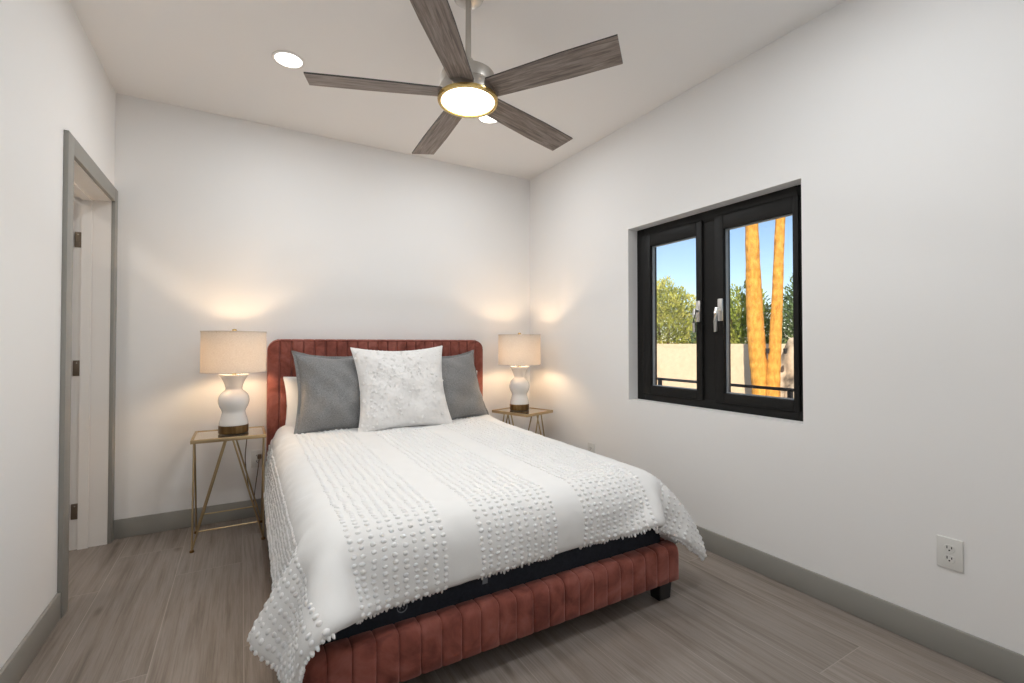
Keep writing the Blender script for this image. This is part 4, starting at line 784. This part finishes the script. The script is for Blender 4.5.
# ------------------------------------------------------------------ side tables
TW, TD, TZ = 0.385, 0.335, 0.640
def side_table():
    root = empty('side_table', (0, 0, 0))
    b = 0.010
    bm = bmesh.new()
    hw, hd = TW / 2, TD / 2
    for x0, x1, y0, y1 in ((-hw, hw, -hd, -hd + 0.014), (-hw, hw, hd - 0.014, hd), (-hw, -hw + 0.014, -hd + 0.014, hd - 0.014), (hw - 0.014, hw, -hd + 0.014, hd - 0.014)):
        box(bm, x0, x1, y0, y1, TZ - 0.022, TZ, 0.0015)
    obj('top_frame', bm, M['gold'], root, True, 40)
    bm = bmesh.new(); box(bm, -hw + 0.013, hw - 0.013, -hd + 0.013, hd - 0.013, TZ - 0.010, TZ - 0.004)
    obj('mirror_top', bm, M['mirror_top'], root)
    r = 0.0052
    fx, fy = hw - 0.012, hd - 0.012
    for sx in (-1, 1):
        for sy in (-1, 1):
            bm = bmesh.new()
            foot = (sx * fx, sy * fy, 0.012)
            tube(bm, [foot, (sx * 0.018, sy * (hd - 0.008), TZ - 0.021)], r, 8)
            tube(bm, [foot, (sx * (hw - 0.008), sy * 0.018, TZ - 0.021)], r, 8)
            leg = obj('leg', bm, M['gold'], root, True, 50)
            bm = bmesh.new(); lathe(bm, [(0, 0), (0.011, 0), (0.0125, 0.004), (0.011, 0.011), (0.006, 0.014), (0, 0.014)], 16, (sx * fx, sy * fy, 0))
            obj('foot', bm, M['brass'], leg, True, 40)
    for sy in (-1, 1):
        bm = bmesh.new(); k = 0.105 / TZ
        tube(bm, [(-fx + fx * k * .9, sy * fy, 0.112), (fx - fx * k * .9, sy * fy, 0.112)], 0.0045, 8); obj('stretcher', bm, M['gold'], root, True, 50)
    return root
t1 = side_table(); t1.location = (0.613, -0.305, 0)
tag(t1, 'gold metal side table with angled rod legs and mirrored top, between doorway and bed', 'side table', 'gold side tables beside the bed')
t2 = copy_tree(t1); t2.location = (2.700, -0.375, 0); t2.rotation_euler.z = R(-72)
tag(t2, 'gold metal side table in the room corner, its legs hidden behind the bed', 'side table', 'gold side tables beside the bed')

# ------------------------------------------------------------------ bedside lamps
def bedside_lamp():
    root = empty('table_lamp')
    bm = bmesh.new(); lathe(bm, [(0, 0), (0.081, 0), (0.082, 0.003), (0.082, 0.046), (0.078, 0.048), (0, 0.048)], 48); obj('base', bm, M['brass'], root, True, 40)
    prof = [(0.0, 0.060), (0.079, 0.060), (0.080, 0.068), (0.077, 0.085), (0.070, 0.110), (0.064, 0.132), (0.0635, 0.142), (0.068, 0.156), (0.078, 0.175), (0.0845, 0.195), (0.086, 0.212), (0.083, 0.232),
            (0.075, 0.250), (0.062, 0.265), (0.050, 0.275), (0.0455, 0.283), (0.046, 0.292), (0.051, 0.312), (0.060, 0.336), (0.071, 0.357), (0.0805, 0.370), (0.081, 0.374), (0.077, 0.375), (0.02, 0.372), (0, 0.372)]
    prof = [(r, 0.048 + (z - 0.060) * 0.9935) for r, z in prof]
    bm = bmesh.new(); lathe(bm, prof, 56); obj('body', bm, M['ceramic'], root, True, 50)
    bm = bmesh.new(); lathe(bm, [(0.012, 0.355), (0.012, 0.372), (0.018, 0.373), (0.018, 0.420), (0.0, 0.422)], 20); nk = obj('socket', bm, M['bright_brass'], root, True, 40)
    bm = bmesh.new()
    for a in (0, math.pi):
        tube(bm, [(0.012 * math.cos(a), 0.012 * math.sin(a), 0.39), (0.05 * math.cos(a), 0.05 * math.sin(a), 0.45), (0.05 * math.cos(a), 0.05 * math.sin(a), 0.56), (0.0, 0.0, 0.612)], 0.002, 6)
    obj('harp', bm, M['bright_brass'], nk, True)
    bm = bmesh.new(); lathe(bm, [(0.0, 0.422), (0.012, 0.424), (0.015, 0.436), (0.029, 0.466), (0.028, 0.494), (0.014, 0.511), (0, 0.514)], 20); obj('bulb', bm, M['bulb'], root, True)
    r0, z0, z1 = 0.178, 0.377, 0.626
    bm = bmesh.new(); lathe(bm, [(r0, z0), (r0, z0 + .006), (r0 - .001, z1 - .006), (r0 - .001, z1)], 64); sh = obj('lamp_shade', bm, M['shade'], root, True)
    for z in (z0, z1):
        bm = bmesh.new(); tube(bm, [(r0 * math.cos(a), r0 * math.sin(a), z) for a in np.linspace(0, 2 * math.pi, 65)], 0.0028, 6, cap=False)
        obj('rim', bm, M['shade'], sh, True)
    bm = bmesh.new()
    for k in range(3):
        a = 2 * math.pi * k / 3; tube(bm, [(0, 0, 0.612), (r0 * math.cos(a), r0 * math.sin(a), 0.620)], 0.0018, 6)
    obj('spider', bm, M['bright_brass'], sh, True)
    bm = bmesh.new(); lathe(bm, [(0, 0.610), (0.006, 0.612), (0.006, 0.618), (0.012, 0.624), (0.0135, 0.634), (0.012, 0.642), (0, 0.644)], 20); obj('finial', bm, M['bright_brass'], root, True, 50)
    return root
l1 = bedside_lamp(); l1.location = (0.631, -0.30, TZ + 0.001)
tag(l1, 'white ceramic gourd lamp with linen drum shade nearest the doorway', 'lamp', 'matching bedside lamps')
l2 = copy_tree(l1); l2.location = (2.695, -0.335, TZ + 0.001); l2.rotation_euler.z = R(30)
tag(l2, 'white ceramic gourd lamp with linen drum shade in the corner by the window wall', 'lamp', 'matching bedside lamps')
# cord of the lamp near the doorway, down behind the table to the outlet
bm = bmesh.new()
Q = l1.location
pts = [(0.0, 0.082, 0.02), (0.06, 0.17, 0.012), (0.075, 0.188, -0.06), (0.066, 0.21, -0.22), (0.085, 0.22, -0.40), (0.105, 0.225, -0.50), (0.118, 0.232, -0.515), (0.126, 0.24, -0.44), (0.142, 0.262, -0.32), (0.152, 0.277, -0.232)]
P3 = catmull(np.array(pts), 0, np.linspace(0, len(pts) - 1, 50))
tube(bm, [tuple(p) for p in P3], 0.0032, 6)
cd = obj('cord', bm, M['cord'], l1, True)
bm = bmesh.new(); box(bm, 0.140, 0.166, 0.272, 0.293, -0.245, -0.215, 0.004); obj('plug', bm, M['cord'], cd, True)

# ------------------------------------------------------------------ wall outlets
def outlet(loc, rz):
    root = empty('wall_outlet', loc, (0, 0, rz))       # plate faces local -Y
    bm = bmesh.new(); box(bm, -0.039, 0.039, -0.006, -0.0002, -0.0595, 0.0595, 0.003, 3); pl = obj('plate', bm, M['outlet'], root, True, 40)
    for dz in (-0.0195, 0.0195):
        bm = bmesh.new(); lathe(bm, [(0, 0.0075), (0.0155, 0.0075), (0.017, 0.006), (0.017, 0.004)], 28)
        for v in bm.verts: v.co = Vector((v.co.x, -v.co.z, dz + max(-0.0135, min(0.0135, v.co.y))))
        rc = obj('socket_face', bm, M['outlet'], root, True, 40)
        bm = bmesh.new()
        box(bm, -0.0082, -0.0052, -0.0080, -0.0070, dz - 0.001, dz + 0.009); box(bm, 0.0052, 0.0082, -0.0080, -0.0070, dz + 0.000, dz + 0.008)
        lathe(bm, [(0, 0.0080), (0.0027, 0.0080), (0.0027, 0.0070)], 14, (0.2, 0, 0))
        for v in bm.verts:
            if v.co.x > 0.1: v.co = Vector((v.co.x - 0.2, -v.co.z, dz - 0.0065 + v.co.y))
        obj('slots', bm, M['dark_slot'], rc)
    bm = bmesh.new(); lathe(bm, [(0, 0.0072), (0.003, 0.0068), (0.0034, 0.006)], 14)
    for v in bm.verts: v.co = Vector((v.co.x, -v.co.z, v.co.y))
    obj('screw', bm, M['outlet'], pl, True)
    return root
o1 = outlet((W, -2.989, 0.392), R(-90)); tag(o1, 'white duplex wall outlet with empty sockets low on the wall under and past the window', 'outlet', 'white wall outlets')
o2 = copy_tree(o1); o2.location = (0.772, 0, 0.395); o2.rotation_euler = (0, 0, 0); tag(o2, 'white wall outlet with a lamp cord plugged in, behind the gold side table', 'outlet', 'white wall outlets')
o3 = copy_tree(o1); o3.location = (W, -0.885, 0.365); tag(o3, 'white wall outlet just showing above the edge of the comforter', 'outlet', 'white wall outlets')

# ------------------------------------------------------------------ ceiling fan
FC = Vector((1.508, -1.872, 0))
fan = empty('ceiling_fan', (FC.x, FC.y, H))
fan.rotation_euler = Matrix.Rotation(R(-1.9), 3, Vector((0.864, -0.503, 0))).to_euler(); fan.location += Vector((0.503, 0.864, 0)) * 0.014     # hangs a touch out of plumb
tag(fan, 'five-blade ceiling fan with grey wood blades, nickel motor and round lit lens', 'ceiling fan')
def fpart(name, prof, m, n=48, parent=fan, auto=40):
    bm = bmesh.new(); lathe(bm, [(r, z - H) for r, z in prof], n); return obj(name, bm, m, parent, True, auto)
fpart('canopy', [(0.0, H - .001), (0.068, H - .001), (0.070, 2.712), (0.064, 2.697), (0.048, 2.686), (0.016, 2.682), (0, 2.682)], M['nickel'])
fpart('downrod', [(0.0125, 2.69), (0.0125, 2.37)], M['nickel'], 24)
fpart('collar', [(0.0126, 2.425), (0.022, 2.422), (0.026, 2.410), (0.040, 2.380), (0.054, 2.362), (0.056, 2.350)], M['nickel'])
mo = fpart('motor', [(0.0, 2.352), (0.106, 2.352), (0.116, 2.347), (0.119, 2.338), (0.119, 2.296), (0.116, 2.294), (0.116, 2.291), (0.123, 2.289), (0.125, 2.285), (0.125, 2.246)], M['nickel'], 64)
fpart('lens_ring', [(0.1250, 2.2462), (0.1300, 2.2455), (0.1305, 2.2390), (0.1275, 2.2310), (0.1200, 2.2290), (0.1150, 2.2320), (0.1145, 2.2400)], M['bright_brass'], 64)
fpart('light_lens', [(0.1147, 2.2372), (0.10, 2.2345), (0.06, 2.2325), (0.0, 2.2320)], M['fan_lens'], 64)
BR0, BR1, CH, PITCH = 0.085, 0.658, 0.130, R(-12)
for k in range(5):
    bl_a = R(159.555) - k * R(72)
    bm = bmesh.new(); nx, ny = 24, 6
    def wid(t): return CH * (0.80 + 0.20 * min(1, t * 1.6))
    up, dn = [], []
    for i in range(nx + 1):
        t = i / nx; x = BR0 + (BR1 - BR0) * t; ra, rb = [], []
        for j in range(ny + 1):
            s = j / ny - .5; y = s * wid(t); z = -0.004 * (1 - (2 * s) ** 2) * 0
            xx = x - (0.010 * s if i == nx else 0)
            ra.append(bm.verts.new((xx, y, z + 0.0032))); rb.append(bm.verts.new((xx, y, z - 0.0032)))
        up.append(ra); dn.append(rb)
    for i in range(nx):
        for j in range(ny):
            bm.faces.new((up[i][j], up[i + 1][j], up[i + 1][j + 1], up[i][j + 1])); bm.faces.new((dn[i][j], dn[i][j + 1], dn[i + 1][j + 1], dn[i + 1][j]))
        for e in (0, ny):
            f = bm.faces.new((up[i][e], dn[i][e], dn[i + 1][e], up[i + 1][e])); f.material_index = 1
    for e in (0, nx):
        for j in range(ny):
            f = bm.faces.new((up[e][j], up[e][j + 1], dn[e][j + 1], dn[e][j])); f.material_index = 1
    b = obj('blade', bm, [M['blade'], M['blade_edge']], fan, True, 40)
    b.location = (0, 0, 2.270 - H); b.rotation_euler = Euler((PITCH, 0, bl_a), 'XYZ')
    bm = bmesh.new(); box(bm, 0.07, 0.165, -0.028, 0.028, 0.0034, 0.010, 0.002); obj('bracket', bm, M['nickel'], b, True, 40)
fd = bpy.data.lights.new('fan_light', 'AREA'); fd.shape = 'DISK'; fd.size = 0.21; fd.energy = FAN_W; fd.color = (1.0, 0.96, 0.89)
fo = bpy.data.objects.new('fan_light', fd); COL.objects.link(fo); fo.location = (FC.x, FC.y, 2.222)

# ------------------------------------------------------------------ recessed lights
def recessed(x, y, power=1.0):
    root = empty('recessed_light', (x, y, H))
    bm = bmesh.new(); lathe(bm, [(0.084, -0.0005), (0.084, -0.004), (0.080, -0.007), (0.070, -0.006), (0.067, -0.002)], 48); obj('trim_ring', bm, M['white_trim'], root, True, 40)
    bm = bmesh.new(); lathe(bm, [(0.068, -0.003), (0.05, -0.0045), (0.0, -0.005)], 48); obj('lens', bm, M['lens'], root, True)
    d = bpy.data.lights.new('downlight', 'AREA'); d.shape = 'DISK'; d.size = 0.14; d.energy = DOWN_W * power; d.color = (0.935, 0.975, 1.0)
    q = bpy.data.objects.new('downlight', d); COL.objects.link(q); q.location = (x, y, H - 0.009)
    return root
r1 = recessed(0.880, -0.910, 0.85); tag(r1, 'round recessed ceiling light glowing white, in open ceiling towards the doorway corner', 'ceiling light', 'recessed ceiling lights')
r2 = recessed(2.125, -0.880, 0.85); tag(r2, 'round recessed ceiling light half hidden behind the lit fan motor', 'ceiling light', 'recessed ceiling lights')
for x in (0.880, 2.125):  # unseen pair behind the camera, added for the light they give
    r = recessed(x, -2.86, 1.05); tag(r, 'unseen recessed ceiling light overhead, added to light the room', 'ceiling light', 'recessed ceiling lights')

# ------------------------------------------------------------------ outdoors
bm = bmesh.new(); box(bm, W + T, 40, -25, 40, -0.45, -0.35); struct('ground', bm, M['gravel'])
bm = bmesh.new(); box(bm, 7.9, 8.1, -12, 24, -0.36, 1.19, 0.01); g = obj('garden_wall', bm, M['stucco']); tag(g, 'long cream stucco garden wall outside the window', 'wall', kind='structure')
# railing just outside
rl = empty('railing', (3.42, -1.9, -0.35)); tag(rl, 'low black metal railing outside the window', 'railing')
bm = bmesh.new(); tube(bm, [(0, -2.6, 1.275), (0, 2.2, 1.275)], 0.010, 10); obj('top_rail', bm, M['rail'], rl, True)
for y in (-2.3, -0.27, 0.70, 1.9):
    bm = bmesh.new(); box(bm, -0.012, 0.012, y - 0.012, y + 0.012, 0, 1.27, 0.002); obj('post', bm, M['rail'], rl, True)
# twin-trunk palm
palm = empty('palm_tree', (6.85, 0.05, -0.36)); tag(palm, 'twin-trunk palm lit orange by low sun in front of the garden wall', 'tree')
def trunk(pts, rad):
    bm = bmesh.new(); P = np.array(pts, float); t = np.linspace(0, len(P) - 1, 60); P = catmull(P, 0, t); rr = np.interp(t, range(len(rad)), rad)
    rng = random.Random(3); tube(bm, [tuple(p) for p in P], [float(r) * (1 + 0.025 * math.sin(i * 2.1) + rng.uniform(-.015, .015)) for i, r in enumerate(rr)], 20)
    return obj('trunk', bm, M['palm'], palm, True)
trunk([(0, 0.04, 0), (0, 0.055, 0.5), (0.0, 0.07, 0.95), (0.0, 0.125, 1.5), (0.0, 0.16, 2.15), (0.0, 0.19, 3.3), (0.0, 0.22, 4.8), (0.02, 0.42, 7.2)], [0.15, 0.13, 0.116, 0.112, 0.104, 0.082, 0.08, 0.075])
trunk([(0.03, -0.06, 0), (0.02, -0.07, 0.5), (0.01, -0.085, 0.95), (0.02, -0.115, 1.5), (0.03, -0.145, 2.15), (0.05, -0.19, 3.3), (0.1, -0.28, 4.8), (0.25, -0.55, 6.6)], [0.14, 0.11, 0.09, 0.076, 0.068, 0.058, 0.056, 0.055])
def fronds(top, seed):
    rng = random.Random(seed); bm = bmesh.new()
    for k in range(26):
        a = rng.uniform(0, 6.28); el = rng.uniform(-0.5, 1.2); Ld = rng.uniform(.9, 1.3)
        d = Vector((math.cos(a) * math.cos(el), math.sin(a) * math.cos(el), math.sin(el))); e = Vector(top) + d * Ld
        tube(bm, [top, tuple(e)], 0.014, 5)
        side = d.cross(Vector((0, 0, 1))).normalized(); n = d.cross(side)
        for q in range(15):
            w = (q - 7) / 7 * 1.25; dd = (d * math.cos(w) + side * math.sin(w)); L_ = .75 * (1 - .25 * abs(w))
            m1 = e + dd * L_ * .6 + n * .03; m2 = e + dd * L_ - Vector((0, 0, .15)); c = dd.cross(n) * .02
            bm.faces.new([bm.verts.new(v) for v in (e, m1 - c, m2, m1 + c)])
    return obj('fronds', bm, M['leaf_mid'], palm)
fronds((0.02, 0.42, 7.2), 1); fronds((0.25, -0.55, 6.6), 2)
# small lamps strapped to the trunks
def spot(loc, rz, label):
    r = empty('garden_spotlight', loc, (0, 0, rz)); tag(r, label, 'light', 'spotlights on the palm')
    bm = bmesh.new(); tube(bm, [(0, 0, 0), (0, -0.10, 0)], 0.014, 8); obj('bracket', bm, M['rail'], r, True)
    bm = bmesh.new(); lathe(bm, [(0, -0.03), (0.018, -0.027), (0.022, 0.0), (0.025, 0.04), (0.021, 0.04), (0.018, 0.02), (0, 0.02)], 18, (0, -0.10, 0)); obj('lamp_head', bm, M['rail'], r, True, 40)
spot((6.87, 0.035, 1.09), R(-60), 'small dark spotlight between the two palm trunks')
spot((6.87, -0.20, 1.09), R(-60), 'small dark spotlight on the palm trunk nearest the boulder')
# boulder
def boulder():
    bm = bmesh.new(); bmesh.ops.create_icosphere(bm, subdivisions=5, radius=1)
    from mathutils import noise
    for v in bm.verts:
        n = v.co.normalized(); d = 1 + 0.28 * noise.noise(n * 1.4 + Vector((3, 1, 7))) + 0.14 * noise.noise(n * 3.5) + 0.06 * noise.noise(n * 9)
        v.co = Vector((n.x * 0.45 * d, n.y * 0.52 * d, 0.62 + n.z * 0.97 * d))
    return obj('boulder', bm, M['rock'], None, True)
b = boulder(); b.location = (7.38, -0.29, -0.36)
tag(b, 'tall pale craggy boulder beside the palm trunks', 'rock')
# shrubs beyond the wall: every one its own foliage and stems
def shrub(name, x, y, rx, ry, h, m, nleaf, seed, label, leaf=(0.05, 0.018), blossom=0, up=0.3):
    root = empty(name, (x, y, -0.36)); tag(root, label, 'shrub', 'greenery beyond the garden wall')
    rng = random.Random(seed); from mathutils import noise
    V, F = [], []
    Hh = h + 0.36
    for k in range(nleaf):
        while True:
            p = Vector((rng.uniform(-1, 1), rng.uniform(-1, 1), rng.uniform(-1, 1)))
            if 0.45 < p.length < 1: break
        s = 1 + 0.30 * noise.noise(p.normalized() * 2.3 + Vector((seed, 0, 0)))
        c = Vector((p.x * rx * s, p.y * ry * s, Hh * 0.52 + p.z * Hh * 0.48 * s))
        d = (p.normalized() + Vector((rng.uniform(-1, 1), rng.uniform(-1, 1), rng.uniform(-.6, 1) + up))).normalized()
        q = d.cross(Vector((rng.uniform(-1, 1), rng.uniform(-1, 1), rng.uniform(-1, 1)))).normalized()
        L_, w_ = leaf[0] * rng.uniform(.7, 1.4), leaf[1] * rng.uniform(.7, 1.3); o = len(V)
        V += [tuple(c), tuple(c + d * L_ * .5 + q * w_), tuple(c + d * L_), tuple(c + d * L_ * .5 - q * w_)]; F.append((o, o + 1, o + 2, o + 3))
    me = bpy.data.meshes.new('foliage'); me.from_pydata(V, [], F); me.update(); me.materials.append(m)
    f = bpy.data.objects.new('foliage', me); COL.objects.link(f); f.parent = root
    bm = bmesh.new()
    for k in range(5):
        a = rng.uniform(0, 6.28); tube(bm, [(0.05 * math.cos(a), 0.05 * math.sin(a), 0), (rx * .3 * math.cos(a), ry * .3 * math.sin(a), Hh * .45), (rx * .55 * math.cos(a), ry * .55 * math.sin(a), Hh * .8)], [0.035, 0.02, 0.008], 7)
    obj('stems', bm, M['stem'], root, True)
    if blossom:
        bm = bmesh.new()
        for k in range(blossom):
            a = rng.uniform(2.4, 3.9); c = Vector((rx * math.cos(a) * .95, ry * math.sin(a), Hh * rng.uniform(.42, .5)))
            bmesh.ops.create_icosphere(bm, subdivisions=1, radius=rng.uniform(.03, .055), matrix=Matrix.Translation(c))
        obj('blossoms', bm, M['blossom'], root, True)
shrub('olive_bush', 9.6, 4.2, 0.8, 0.80, 2.70, M['leaf_olive'], 18000, 1, 'yellow-green bushy shrub with orange blossoms, seen through the window pane nearest the bed', leaf=(0.080, 0.016), blossom=34)
shrub('grey_bush', 9.9, 3.0, 0.6, 0.55, 2.25, M['leaf_dark'], 8000, 2, 'low dark shrub at the edge of the pane nearest the bed', leaf=(0.075, 0.016))
shrub('green_bush', 9.5, 2.05, 0.6, 0.55, 2.30, M['leaf_mid'], 11000, 3, 'mid green shrub beyond the wall, left of the palm trunks', leaf=(0.075, 0.016))
shrub('tall_bush', 9.7, 0.95, 0.6, 0.58, 2.55, M['leaf_dark'], 11000, 4, 'tall blue-green shrub beyond the wall behind the boulder', leaf=(0.075, 0.016))
shrub('tall_bush', 9.5, -0.1, 0.6, 0.5, 2.7, M['leaf_dark'], 5000, 5, 'tall blue-green shrub mostly hidden by the window frame', leaf=(0.075, 0.016))
